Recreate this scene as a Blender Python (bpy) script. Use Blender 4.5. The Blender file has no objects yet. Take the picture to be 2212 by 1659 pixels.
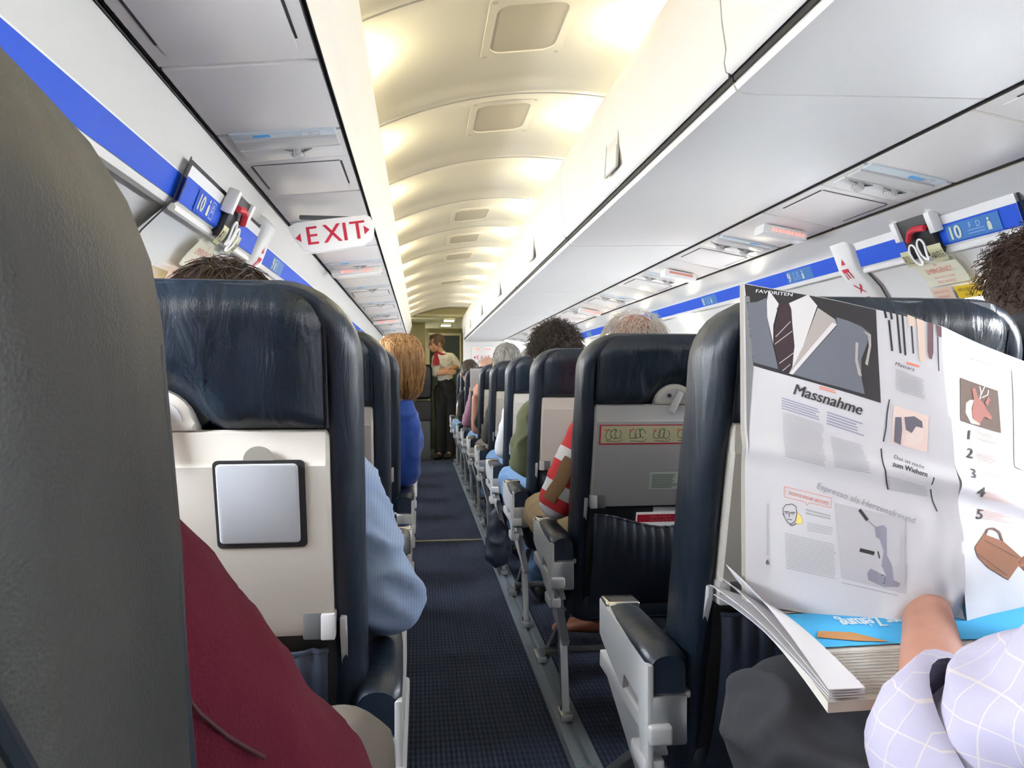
import bpy, bmesh, math, random
from mathutils import Vector, Matrix, noise
random.seed(7)
SC = bpy.context.scene
COL = SC.collection
PI = math.pi

# ------------------------------------------------------------------ camera, world, light, exposure
CH = 0.96                       # camera height above the cabin floor
YAW = math.atan(0.1225)
cam_d = bpy.data.cameras.new('camera')
cam = bpy.data.objects.new('camera', cam_d); COL.objects.link(cam)
cam.location = (0, 0, CH)
cam.rotation_euler = (PI/2 - math.atan(6.5/1600), 0, -YAW)
cam_d.sensor_width = 36.0
cam_d.lens = 1600/2212*36.0
cam_d.clip_start = 0.01
SC.camera = cam
SC.view_settings.view_transform = 'Standard'
SC.view_settings.look = 'None'
SC.view_settings.gamma = 1.0
SC.view_settings.exposure = 0.62
SC.view_settings.use_curve_mapping = False
SC.cycles.max_bounces = 10
SC.cycles.diffuse_bounces = 6
SC.cycles.transparent_max_bounces = 10
SC.cycles.sample_clamp_indirect = 6.0
SC.cycles.use_denoising = True

w = bpy.data.worlds.new('sky'); SC.world = w; w.use_nodes = True
wn = w.node_tree.nodes; bg = wn['Background']
WORLD_STRENGTH = 105.0
bg.inputs[0].default_value = (0.90, 0.95, 1.0, 1); bg.inputs[1].default_value = WORLD_STRENGTH

sun_d = bpy.data.lights.new('sun', 'SUN'); sun_d.energy = 1.8; sun_d.angle = math.radians(6); sun_d.color = (1, .95, .88)
sun = bpy.data.objects.new('sun', sun_d); COL.objects.link(sun)
sun.rotation_euler = Vector((-0.80, -0.25, -0.50)).to_track_quat('-Z', 'Y').to_euler()

COVE_POWER = 0.55
WALLWASH_POWER = 1.3

# ------------------------------------------------------------------ helpers
def at(px, py, Y):
    """a pixel of the photograph at the distance Y (used where an outline is measured at a known depth)"""
    t = (px-1106)/1600; k = math.tan(YAW)
    X = Y*(t+k)/(1-k*t)
    return Vector((X, Y, CH - (py-823)*(Y+k*X)/(1600*math.sqrt(1+k*k))))

def tag(o, label=None, cat=None, group=None, kind=None):
    if label: o['label'] = label
    if cat: o['category'] = cat
    if group: o['group'] = group
    if kind: o['kind'] = kind
    return o

def empty(name, loc=(0, 0, 0), label=None, cat=None, group=None, rz=0):
    o = bpy.data.objects.new(name, None); COL.objects.link(o)
    o.location = loc; o.rotation_euler = (0, 0, rz); o.empty_display_size = .05
    return tag(o, label, cat, group)

def copy_tree(o, parent=None):
    c = o.copy(); COL.objects.link(c)
    if parent: c.parent = parent
    for ch in list(o.children): copy_tree(ch, c)
    return c

class MB:
    def __init__(self, uv=False):
        self.bm = bmesh.new()
    def _xf(self, vs, M):
        if M is not None:
            for v in vs: v.co = M @ v.co
    def box(self, c, s, bevel=0.0, seg=2, M=None):
        r = bmesh.ops.create_cube(self.bm, size=1.0); vs = r['verts']
        for v in vs: v.co = Vector((v.co.x*s[0]+c[0], v.co.y*s[1]+c[1], v.co.z*s[2]+c[2]))
        if bevel > 0:
            es = list({e for v in vs for e in v.link_edges})
            rr = bmesh.ops.bevel(self.bm, geom=es, offset=bevel, segments=seg, profile=.5, affect='EDGES')
            vs = list({v for f in rr['faces'] for v in f.verts} | {v for v in vs if v.is_valid})
        self._xf(vs, M); return self
    def cyl(self, p0, p1, r0, r1=None, n=16, cap=True):
        r1 = r0 if r1 is None else r1
        p0, p1 = Vector(p0), Vector(p1); d = p1-p0
        q = d.to_track_quat('Z', 'Y').to_matrix()
        a = [self.bm.verts.new(p0+q@Vector((r0*math.cos(2*PI*i/n), r0*math.sin(2*PI*i/n), 0))) for i in range(n)]
        b = [self.bm.verts.new(p1+q@Vector((r1*math.cos(2*PI*i/n), r1*math.sin(2*PI*i/n), 0))) for i in range(n)]
        for i in range(n): self.bm.faces.new((a[i], a[(i+1)%n], b[(i+1)%n], b[i]))
        if cap: self.bm.faces.new(a[::-1]); self.bm.faces.new(b)
        return self
    def tube(self, pts, r, n=8, cap=True, closed=False):
        pts = [Vector(p) for p in pts]; m = len(pts); rings = []
        up = None
        for i, p in enumerate(pts):
            if closed: d = pts[(i+1)%m]-pts[i-1]
            else: d = pts[min(i+1, m-1)]-pts[max(i-1, 0)]
            d.normalize()
            if up is None: up = d.orthogonal().normalized()
            up = (up - d*up.dot(d))
            up = d.orthogonal().normalized() if up.length < 1e-5 else up.normalized()
            s = d.cross(up)
            rr = r[i] if isinstance(r, (list, tuple)) else r
            rings.append([self.bm.verts.new(p+up*(rr*math.cos(2*PI*j/n))+s*(rr*math.sin(2*PI*j/n))) for j in range(n)])
        for i in range(m if closed else m-1):
            A, B = rings[i], rings[(i+1)%m]
            for j in range(n): self.bm.faces.new((A[j], A[(j+1)%n], B[(j+1)%n], B[j]))
        if cap and not closed: self.bm.faces.new(rings[0][::-1]); self.bm.faces.new(rings[-1])
        return self
    def loft(self, secs, closed=True, cap=True):
        R = [[self.bm.verts.new(Vector(p)) for p in s] for s in secs]
        n = len(R[0])
        for i in range(len(R)-1):
            for j in range(n if closed else n-1):
                self.bm.faces.new((R[i][j], R[i][(j+1)%n], R[i+1][(j+1)%n], R[i+1][j]))
        if cap and closed: self.bm.faces.new(R[0][::-1]); self.bm.faces.new(R[-1])
        return self
    def prism(self, poly, vec, bevel=0.0, seg=2):
        vec = Vector(vec)
        a = [self.bm.verts.new(Vector(p)) for p in poly]; b = [self.bm.verts.new(Vector(p)+vec) for p in poly]
        n = len(a); fs = []
        for i in range(n): fs.append(self.bm.faces.new((a[i], a[(i+1)%n], b[(i+1)%n], b[i])))
        f0 = self.bm.faces.new(a[::-1]); f1 = self.bm.faces.new(b)
        if bevel > 0:
            es = [e for e in set(list(f0.edges)+list(f1.edges))]
            bmesh.ops.bevel(self.bm, geom=es, offset=bevel, segments=seg, profile=.5, affect='EDGES')
        return self
    def grid(self, f, nu, nv, skip=None):
        V = [[self.bm.verts.new(Vector(f(i/nu, j/nv))) for j in range(nv+1)] for i in range(nu+1)]
        for i in range(nu):
            for j in range(nv):
                if skip and skip((i+.5)/nu, (j+.5)/nv): continue
                self.bm.faces.new((V[i][j], V[i+1][j], V[i+1][j+1], V[i][j+1]))
        return self
    def slab(self, f, nu, nv, t):
        """a closed sheet: f(u,v) -> (point, normal), thickness t"""
        A = [[f(i/nu, j/nv) for j in range(nv+1)] for i in range(nu+1)]
        V = [[self.bm.verts.new(A[i][j][0]) for j in range(nv+1)] for i in range(nu+1)]
        W = [[self.bm.verts.new(A[i][j][0]-A[i][j][1]*t) for j in range(nv+1)] for i in range(nu+1)]
        F = self.bm.faces.new
        for i in range(nu):
            for j in range(nv):
                F((V[i][j], V[i+1][j], V[i+1][j+1], V[i][j+1])); F((W[i][j+1], W[i+1][j+1], W[i+1][j], W[i][j]))
        for i in range(nu):
            F((V[i+1][0], V[i][0], W[i][0], W[i+1][0])); F((V[i][nv], V[i+1][nv], W[i+1][nv], W[i][nv]))
        for j in range(nv):
            F((V[0][j], V[0][j+1], W[0][j+1], W[0][j])); F((V[nu][j+1], V[nu][j], W[nu][j], W[nu][j+1]))
        return self
    def sphere(self, c, r, nu=16, nv=12, M=None):
        r = (r, r, r) if not isinstance(r, (list, tuple)) else r
        c = Vector(c); nw, F = self.bm.verts.new, self.bm.faces.new
        def P(a, b):
            p = Vector((r[0]*math.sin(b)*math.cos(a), r[1]*math.sin(b)*math.sin(a), r[2]*math.cos(b)))
            return c + (M @ p if M is not None else p)
        top, bot = nw(P(0, 0)), nw(P(0, PI))
        G = [[nw(P(2*PI*i/nu, PI*j/nv)) for i in range(nu)] for j in range(1, nv)]
        for i in range(nu):
            k = (i+1) % nu; F((top, G[0][i], G[0][k])); F((G[-1][k], G[-1][i], bot))
            for j in range(nv-2): F((G[j][i], G[j+1][i], G[j+1][k], G[j][k]))
        return self
    def capsule(self, p0, r0, p1, r1, n=14):
        self.cyl(p0, p1, r0, r1, n); self.sphere(p0, r0, n, 8); self.sphere(p1, r1, n, 8); return self
    def ring(self, c, ax, ay, az, w, h, wi, hi, r, ri, t, n=8):
        """rounded-rectangle ring in the plane (ax, ay), depth t along az"""
        c, ax, ay, az = Vector(c), Vector(ax), Vector(ay), Vector(az)
        o = rrect(w, h, r, n); i = rrect(wi, hi, ri, n)
        P = lambda q, d: c+ax*q[0]+ay*q[1]+az*d
        S = [[P(q, 0) for q in o], [P((q[0]*.98, q[1]*.98), t) for q in o], [P((q[0]*1.02, q[1]*1.02), t) for q in i], [P(q, 0) for q in i]]
        return self.loft(S, True, False)
    def build(self, name, m, parent=None, smooth=True, angle=35, recalc=True, mats=None):
        if recalc: bmesh.ops.recalc_face_normals(self.bm, faces=self.bm.faces)
        me = bpy.data.meshes.new(name); self.bm.to_mesh(me); self.bm.free()
        if smooth:
            me.shade_smooth(); me.set_sharp_from_angle(angle=math.radians(angle))
        me.materials.append(m)
        for x in (mats or []): me.materials.append(x)
        o = bpy.data.objects.new(name, me); COL.objects.link(o)
        if parent: o.parent = parent
        return o

def rrect(w, h, r, n=6):
    """rounded rectangle outline, half sizes w, h"""
    r = min(r, w, h); P = []
    for cx, cy, a0 in ((w-r, h-r, 0), (-(w-r), h-r, 90), (-(w-r), -(h-r), 180), (w-r, -(h-r), 270)):
        for i in range(n+1):
            a = math.radians(a0+90*i/n); P.append((cx+r*math.cos(a), cy+r*math.sin(a)))
    return P

def struct(o, label=None):
    return tag(o, label, None, None, 'structure')

# ------------------------------------------------------------------ materials
def _nt(name):
    m = bpy.data.materials.new(name); m.use_nodes = True
    nt = m.node_tree; b = nt.nodes['Principled BSDF']; return m, nt, b
def mat(name, col, rough=.5, metal=0.0, bump=0.0, bscale=200.0, var=0.0, vscale=6.0, emit=None, estr=0.0, spec=.5, sheen=0.0):
    m, nt, b = _nt(name); N, L = nt.nodes, nt.links
    b.inputs['Base Color'].default_value = (*col, 1); b.inputs['Roughness'].default_value = rough
    b.inputs['Metallic'].default_value = metal; b.inputs['Specular IOR Level'].default_value = spec
    if sheen: b.inputs['Sheen Weight'].default_value = sheen
    if emit: b.inputs['Emission Color'].default_value = (*emit, 1); b.inputs['Emission Strength'].default_value = estr
    if bump or var:
        tc = N.new('ShaderNodeTexCoord')
    if var:
        n = N.new('ShaderNodeTexNoise'); n.inputs['Scale'].default_value = vscale; n.inputs['Detail'].default_value = 4
        L.new(tc.outputs['Object'], n.inputs['Vector'])
        r = N.new('ShaderNodeMapRange'); r.inputs[1].default_value = .3; r.inputs[2].default_value = .7
        r.inputs[3].default_value = 1-var; r.inputs[4].default_value = 1+var; L.new(n.outputs['Fac'], r.inputs[0])
        mx = N.new('ShaderNodeVectorMath'); mx.operation = 'SCALE'; mx.inputs[0].default_value = col
        L.new(r.outputs[0], mx.inputs['Scale']); L.new(mx.outputs[0], b.inputs['Base Color'])
    if bump:
        n2 = N.new('ShaderNodeTexNoise'); n2.inputs['Scale'].default_value = bscale; n2.inputs['Detail'].default_value = 3
        L.new(tc.outputs['Object'], n2.inputs['Vector'])
        bp = N.new('ShaderNodeBump'); bp.inputs['Strength'].default_value = bump; bp.inputs['Distance'].default_value = .002
        L.new(n2.outputs['Fac'], bp.inputs['Height']); L.new(bp.outputs[0], b.inputs['Normal'])
    return m

def leather(name, col, rough=.36, wr=.5, warm=None, stretch=(26, 26, 5)):
    """worn leather: fine grain, long soft creases, uneven sheen, optional browner rubbed patches"""
    m, nt, b = _nt(name); N, L = nt.nodes, nt.links
    tc = N.new('ShaderNodeTexCoord')
    g = N.new('ShaderNodeTexVoronoi'); g.inputs['Scale'].default_value = 950; L.new(tc.outputs['Object'], g.inputs['Vector'])
    mp = N.new('ShaderNodeMapping'); mp.inputs['Scale'].default_value = stretch; mp.inputs['Rotation'].default_value = (0, .35, 0)
    L.new(tc.outputs['Object'], mp.inputs['Vector'])
    c = N.new('ShaderNodeTexNoise'); c.inputs['Scale'].default_value = 1.0; c.inputs['Detail'].default_value = 5; c.inputs['Distortion'].default_value = .8
    L.new(mp.outputs[0], c.inputs['Vector'])
    b1 = N.new('ShaderNodeBump'); b1.inputs['Strength'].default_value = wr; b1.inputs['Distance'].default_value = .009; L.new(c.outputs['Fac'], b1.inputs['Height'])
    b2 = N.new('ShaderNodeBump'); b2.inputs['Strength'].default_value = .13; b2.inputs['Distance'].default_value = .0012
    L.new(g.outputs['Distance'], b2.inputs['Height']); L.new(b1.outputs[0], b2.inputs['Normal']); L.new(b2.outputs[0], b.inputs['Normal'])
    n = N.new('ShaderNodeTexNoise'); n.inputs['Scale'].default_value = 7; n.inputs['Detail'].default_value = 6; L.new(tc.outputs['Object'], n.inputs['Vector'])
    r = N.new('ShaderNodeMapRange'); r.inputs[1].default_value = .35; r.inputs[2].default_value = .65; r.inputs[3].default_value = rough-.08; r.inputs[4].default_value = rough+.12
    L.new(n.outputs['Fac'], r.inputs[0]); L.new(r.outputs[0], b.inputs['Roughness'])
    mx = N.new('ShaderNodeMix'); mx.data_type = 'RGBA'
    mx.inputs[6].default_value = (*[x*.8 for x in col], 1); mx.inputs[7].default_value = (*(warm or [x*1.25 for x in col]), 1)
    L.new(n.outputs['Fac'], mx.inputs[0]); L.new(mx.outputs[2], b.inputs['Base Color'])
    b.inputs['Specular IOR Level'].default_value = .55
    return m

def cloth_stripes(name, base, line, scale, axis=0, width=.25, check=False, rough=.85, bump=.3):
    m, nt, b = _nt(name); N, L = nt.nodes, nt.links
    tc = N.new('ShaderNodeTexCoord'); sx = N.new('ShaderNodeSeparateXYZ'); L.new(tc.outputs['Object'], sx.inputs[0])
    def band(ax):
        mu = N.new('ShaderNodeMath'); mu.operation = 'MULTIPLY'; mu.inputs[1].default_value = scale; L.new(sx.outputs[ax], mu.inputs[0])
        fr = N.new('ShaderNodeMath'); fr.operation = 'FRACT'; L.new(mu.outputs[0], fr.inputs[0])
        lt = N.new('ShaderNodeMath'); lt.operation = 'LESS_THAN'; lt.inputs[1].default_value = width; L.new(fr.outputs[0], lt.inputs[0]); return lt
    f = band(axis)
    if check:
        f2 = band((axis+1) % 3); mxm = N.new('ShaderNodeMath'); mxm.operation = 'MAXIMUM'; L.new(f.outputs[0], mxm.inputs[0]); L.new(f2.outputs[0], mxm.inputs[1]); f = mxm
    mx = N.new('ShaderNodeMix'); mx.data_type = 'RGBA'; mx.inputs[6].default_value = (*base, 1); mx.inputs[7].default_value = (*line, 1)
    L.new(f.outputs[0], mx.inputs[0]); L.new(mx.outputs[2], b.inputs['Base Color']); b.inputs['Roughness'].default_value = rough
    n2 = N.new('ShaderNodeTexNoise'); n2.inputs['Scale'].default_value = 14; n2.inputs['Detail'].default_value = 3; L.new(tc.outputs['Object'], n2.inputs['Vector'])
    bp = N.new('ShaderNodeBump'); bp.inputs['Strength'].default_value = bump; bp.inputs['Distance'].default_value = .02
    L.new(n2.outputs['Fac'], bp.inputs['Height']); L.new(bp.outputs[0], b.inputs['Normal'])
    return m

def carpet_mat():
    m, nt, b = _nt('navy_carpet'); N, L = nt.nodes, nt.links
    tc = N.new('ShaderNodeTexCoord'); sx = N.new('ShaderNodeSeparateXYZ'); L.new(tc.outputs['Object'], sx.inputs[0])
    def wv(ax, k):
        mu = N.new('ShaderNodeMath'); mu.operation = 'MULTIPLY'; mu.inputs[1].default_value = k; L.new(sx.outputs[ax], mu.inputs[0])
        s = N.new('ShaderNodeMath'); s.operation = 'SINE'; L.new(mu.outputs[0], s.inputs[0]); return s
    a, c = wv(0, 2*PI/.013), wv(1, 2*PI/.03)
    ad = N.new('ShaderNodeMath'); ad.operation = 'MULTIPLY_ADD'; L.new(c.outputs[0], ad.inputs[0]); ad.inputs[1].default_value = .35; L.new(a.outputs[0], ad.inputs[2])
    r = N.new('ShaderNodeMapRange'); r.inputs[1].default_value = -.6; r.inputs[2].default_value = 1.2; L.new(ad.outputs[0], r.inputs[0])
    n = N.new('ShaderNodeTexNoise'); n.inputs['Scale'].default_value = 300; L.new(tc.outputs['Object'], n.inputs['Vector'])
    mu = N.new('ShaderNodeMath'); mu.operation = 'MULTIPLY'; L.new(r.outputs[0], mu.inputs[0]); L.new(n.outputs['Fac'], mu.inputs[1])
    mx = N.new('ShaderNodeMix'); mx.data_type = 'RGBA'; mx.inputs[6].default_value = (.006, .011, .028, 1); mx.inputs[7].default_value = (.032, .058, .125, 1)
    L.new(mu.outputs[0], mx.inputs[0]); L.new(mx.outputs[2], b.inputs['Base Color']); b.inputs['Roughness'].default_value = .95
    bp = N.new('ShaderNodeBump'); bp.inputs['Strength'].default_value = .6; bp.inputs['Distance'].default_value = .004
    L.new(ad.outputs[0], bp.inputs['Height']); L.new(bp.outputs[0], b.inputs['Normal'])
    return m

def hair_mat(name, a, b2, rough=.45):
    m, nt, b = _nt(name); N, L = nt.nodes, nt.links
    tc = N.new('ShaderNodeTexCoord'); n = N.new('ShaderNodeTexNoise'); n.inputs['Scale'].default_value = 1; n.inputs['Detail'].default_value = 4
    mp = N.new('ShaderNodeMapping'); mp.inputs['Scale'].default_value = (170, 170, 12); L.new(tc.outputs['Object'], mp.inputs[0]); L.new(mp.outputs[0], n.inputs['Vector'])
    r = N.new('ShaderNodeMapRange'); r.inputs[1].default_value = .35; r.inputs[2].default_value = .65; L.new(n.outputs['Fac'], r.inputs[0])
    mx = N.new('ShaderNodeMix'); mx.data_type = 'RGBA'; mx.inputs[6].default_value = (*a, 1); mx.inputs[7].default_value = (*b2, 1)
    L.new(r.outputs[0], mx.inputs[0]); L.new(mx.outputs[2], b.inputs['Base Color']); b.inputs['Roughness'].default_value = rough
    return m

def glass_mat():
    m = bpy.data.materials.new('window_glass'); m.use_nodes = True; nt = m.node_tree; N, L = nt.nodes, nt.links
    N.remove(N['Principled BSDF']); o = N['Material Output']
    t = N.new('ShaderNodeBsdfTransparent'); g = N.new('ShaderNodeBsdfGlossy'); g.inputs['Roughness'].default_value = .05
    mx = N.new('ShaderNodeMixShader'); mx.inputs[0].default_value = .06
    L.new(t.outputs[0], mx.inputs[1]); L.new(g.outputs[0], mx.inputs[2]); L.new(mx.outputs[0], o.inputs[0]); return m

M = {}
M['white'] = mat('white_panel', (.85, .845, .835), .42, var=.02, vscale=3)
M['ceiling'] = mat('ceiling_panel', (.87, .855, .775), .45)
M['valance'] = mat('valance_white', (.68, .665, .63), .5, spec=.3)
M['bin'] = mat('locker_white', (.75, .74, .735), .52, var=.015, vscale=2, spec=.35)
M['psu'] = mat('psu_white', (.86, .825, .81), .45)
M['psu_grey'] = mat('psu_grey', (.64, .63, .62), .4)
M['psu_blue'] = mat('psu_pale_blue', (.66, .74, .80), .4)
M['blue_button'] = mat('light_blue_button', (.12, .42, .80), .4)
M['gap'] = mat('dark_gap', (.015, .015, .018), .6)
M['stripe'] = mat('blue_stripe', (.008, .075, .56), .55, spec=.3)
M['stripe_label'] = mat('label_blue', (.03, .16, .45), .45)
M['cream_ink'] = mat('cream_ink', (.62, .66, .55), .6)
M['paleblue_ink'] = mat('pale_blue_ink', (.35, .55, .75), .6)
M['red_ink'] = mat('red_ink', (.55, .015, .05), .5)
M['soft_red_ink'] = mat('soft_red_ink', (.72, .25, .20), .6)
M['sign_white'] = mat('sign_white', (.84, .84, .84), .35, emit=(1, 1, 1), estr=.12)
M['red_lit'] = mat('red_lit_letters', (.6, .1, .08), .5, emit=(1, .25, .2), estr=1.1)
M['leather'] = leather('navy_leather', (.0065, .0135, .026), .36, .5)
M['leather_head'] = leather('navy_leather_head', (.005, .0115, .021), .33, .7)
M['leather_old'] = leather('worn_leather', (.015, .017, .020), .52, .30, warm=(.036, .034, .027), stretch=(9, 9, 4))
M['leather_smooth'] = leather('smooth_navy_leather', (.006, .012, .024), .36, .15)
M['piping'] = mat('dark_piping', (.008, .012, .018), .4)
M['tray'] = mat('tray_beige', (.56, .53, .485), .38, bump=.05, bscale=900)
M['tray_grey'] = mat('tray_panel_grey', (.40, .425, .465), .35)
M['grey_plastic'] = mat('grey_plastic', (.46, .46, .47), .38)
M['grey_dark'] = mat('dark_grey_plastic', (.09, .095, .10), .5)
M['frame_grey'] = mat('frame_grey', (.50, .51, .52), .35)
M['metal'] = mat('brushed_metal', (.52, .53, .54), .32, metal=.85)
M['chrome'] = mat('chrome', (.70, .69, .66), .16, metal=1.0)
M['black'] = mat('black_plastic', (.012, .012, .014), .45)
M['pocket'] = mat('navy_pocket_cloth', (.010, .016, .032), .55, bump=.3, bscale=60)
M['carpet'] = carpet_mat()
M['rail'] = mat('grey_rail', (.20, .24, .27), .4, metal=.3)
M['cream_card'] = mat('cream_card', (.60, .58, .36), .5)
M['glass'] = glass_mat()
M['bulb'] = mat('warm_bulb', (1, .95, .8), .4, emit=(1, .88, .60), estr=14)
M['lamp'] = mat('ceiling_lamp', (1, 1, .9), .4, emit=(1, .95, .72), estr=4)
M['galley'] = mat('galley_beige', (.42, .38, .21), .5, var=.05)
M['galley_dark'] = mat('galley_dark', (.012, .012, .014), .5)
M['door_green'] = mat('dark_green_door', (.018, .026, .022), .5)
M['paper'] = mat('newsprint', (.62, .61, .635), .75, bump=.15, bscale=30)
M['newsprint'] = mat('grey_newsprint', (.60, .57, .52), .8)
M['ink'] = mat('black_ink', (.02, .02, .022), .7)
M['grey_ink'] = mat('grey_text_ink', (.50, .49, .50), .8)
M['grey_ink2'] = mat('pale_text_ink', (.63, .62, .64), .8)
M['red_shade'] = mat('red_shade', (.5, .02, .04), .5)
# ------------------------------------------------------------------ lettering: flat printed shapes laid on a surface
_font_cache = {}
def glyphs(s, size=1.0, align='LEFT', bold=0.0, space=1.0):
    key = (s, align, bold, space)
    if key not in _font_cache:
        cu = bpy.data.curves.new('lettering', 'FONT'); cu.body = s; cu.align_x = align; cu.resolution_u = 3; cu.offset = bold; cu.space_character = space
        o = bpy.data.objects.new('lettering', cu); COL.objects.link(o)
        bpy.context.view_layer.update()
        me = o.to_mesh()
        vs = [(v.co.x, v.co.y) for v in me.vertices]; fs = [tuple(p.vertices) for p in me.polygons]
        o.to_mesh_clear(); bpy.data.objects.remove(o); bpy.data.curves.remove(cu)
        _font_cache[key] = (vs, fs)
    vs, fs = _font_cache[key]
    return [(x*size, y*size) for x, y in vs], fs
class Print:
    """collects flat shapes in (u, v) and lays them on a surface S(u, v) -> point"""
    def __init__(self): self.v = []; self.f = []
    def text(self, s, u, v, size, align='LEFT', rot=0.0, sx=1.0, bold=0.0, space=1.0):
        vs, fs = glyphs(s, 1.0, align, 0.0, space); c, s_ = math.cos(rot), math.sin(rot)
        for q, d in enumerate((0,) if bold <= 0 else (-bold, 0, bold)):     # heavier letters: the glyph printed again a hair to each side
            n = len(self.v)
            for x, y in vs:
                x, y = (x*sx+d)*size, y*size
                self.v.append((u+x*c-y*s_, v+x*s_+y*c, q*.0001) if q else (u+x*c-y*s_, v+x*s_+y*c))
            self.f += [tuple(i+n for i in f) for f in fs]
        return self
    def poly(self, pts):
        n = len(self.v); self.v += list(pts); self.f.append(tuple(range(n, n+len(pts)))); return self
    def rect(self, u, v, w, h, rot=0.0):
        c, s = math.cos(rot), math.sin(rot)
        return self.poly([(u+x*c-y*s, v+x*s+y*c) for x, y in ((0, 0), (w, 0), (w, h), (0, h))])
    def cells(self, u, v, w, h, nu, nv):
        n = len(self.v)
        for i in range(nu+1):
            for j in range(nv+1): self.v.append((u+w*i/nu, v+h*j/nv))
        for i in range(nu):
            for j in range(nv):
                a = n+i*(nv+1)+j; self.f.append((a, a+nv+1, a+nv+2, a+1))
        return self
    def disc(self, u, v, ru, rv=None, n=20, a0=0, a1=360):
        rv = rv or ru
        return self.poly([(u+ru*math.cos(math.radians(a0+(a1-a0)*i/n)), v+rv*math.sin(math.radians(a0+(a1-a0)*i/n))) for i in range(n if a1-a0 >= 360 else n+1)])
    def frame(self, u, v, w, h, t):
        self.rect(u, v, w, t); self.rect(u, v+h-t, w, t); self.rect(u, v+t, t, h-2*t); return self.rect(u+w-t, v+t, t, h-2*t)
    def line(self, pts, t):
        for (a, b), (c, d) in zip(pts, pts[1:]):
            L = math.hypot(c-a, d-b) or 1e-9; nx, ny = -(d-b)/L*t/2, (c-a)/L*t/2
            self.poly([(a+nx, b+ny), (c+nx, d+ny), (c-nx, d-ny), (a-nx, b-ny)])
        return self
    def lines(self, u, v, w, h, n, fill=.55, rag=.25, rnd=None):
        rnd = rnd or random
        for i in range(n): self.rect(u, v-h*(i+1)/n, w*(1-rnd.random()*rag), h/n*fill)
        return self
    def build(self, name, S, m, parent=None, fine=0.0):
        me = bpy.data.meshes.new(name); S0 = S
        def S(u, v, z=0.0):
            p = S0(u, v)
            if not z: return p
            e = fine*.05 if fine else .0005
            return p+(S0(u+e, v)-p).cross(S0(u, v+e)-p).normalized()*z
        if fine:       # cut into small triangles so that it follows a curved sheet
            me.from_pydata([(c[0], c[1], c[2] if len(c) > 2 else 0) for c in self.v], [], self.f); bm = bmesh.new(); bm.from_mesh(me)
            bmesh.ops.triangulate(bm, faces=bm.faces, ngon_method='EAR_CLIP')
            for _ in range(6):
                es = [e for e in bm.edges if e.calc_length() > fine]
                if not es: break
                bmesh.ops.subdivide_edges(bm, edges=es, cuts=1); bmesh.ops.triangulate(bm, faces=[f for f in bm.faces if len(f.verts) > 3])
            for v in bm.verts: v.co = S(v.co.x, v.co.y, v.co.z)
            bm.to_mesh(me); bm.free()
        else: me.from_pydata([tuple(S(*c)) for c in self.v], [], self.f)
        me.update()
        me.materials.append(m); o = bpy.data.objects.new(name, me); COL.objects.link(o)
        if parent: o.parent = parent
        return o
def plane_S(o, ax, ay, off=0.0):
    o, ax, ay = Vector(o), Vector(ax).normalized(), Vector(ay); ay = (ay-ax*ay.dot(ax)).normalized(); n = ax.cross(ay)
    return lambda u, v: o+ax*u+ay*v+n*off

# ------------------------------------------------------------------ the cabin shell
CX = 0.41                       # centre line of the fuselage
Y0, Y1 = -1.6, 8.72             # cabin behind the camera to the front partition
PROF = [(1.343, .849), (1.297, .866), (1.240, .922), (1.20, .947), (1.12, .992), (1.04, 1.03), (.9, 1.066), (.75, 1.08), (.55, 1.07), (.4, 1.035), (.25, .98), (.12, .91), (0, .84)]
def hw(z):
    if z >= PROF[0][0]: return PROF[0][1] - (z-PROF[0][0])*.45
    for (a, p), (b, q) in zip(PROF, PROF[1:]):
        if z >= b: return q+(p-q)*(z-b)/(a-b)
    return PROF[-1][1]
def wall_pt(s, y, z, inset=0.0):     # s = -1 left, +1 right; inset moves towards the cabin
    d = (hw(z+.005)-hw(z-.005))/.01; L = math.hypot(1, d)
    return Vector((CX+s*(hw(z)-inset/L), y, z+inset*d/L))

m = MB(); m.box((CX, (Y0+10.6)/2, -.02), (2.1, 10.6-Y0, .04)); struct(m.build('floor', M['carpet'], smooth=False))

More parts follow.
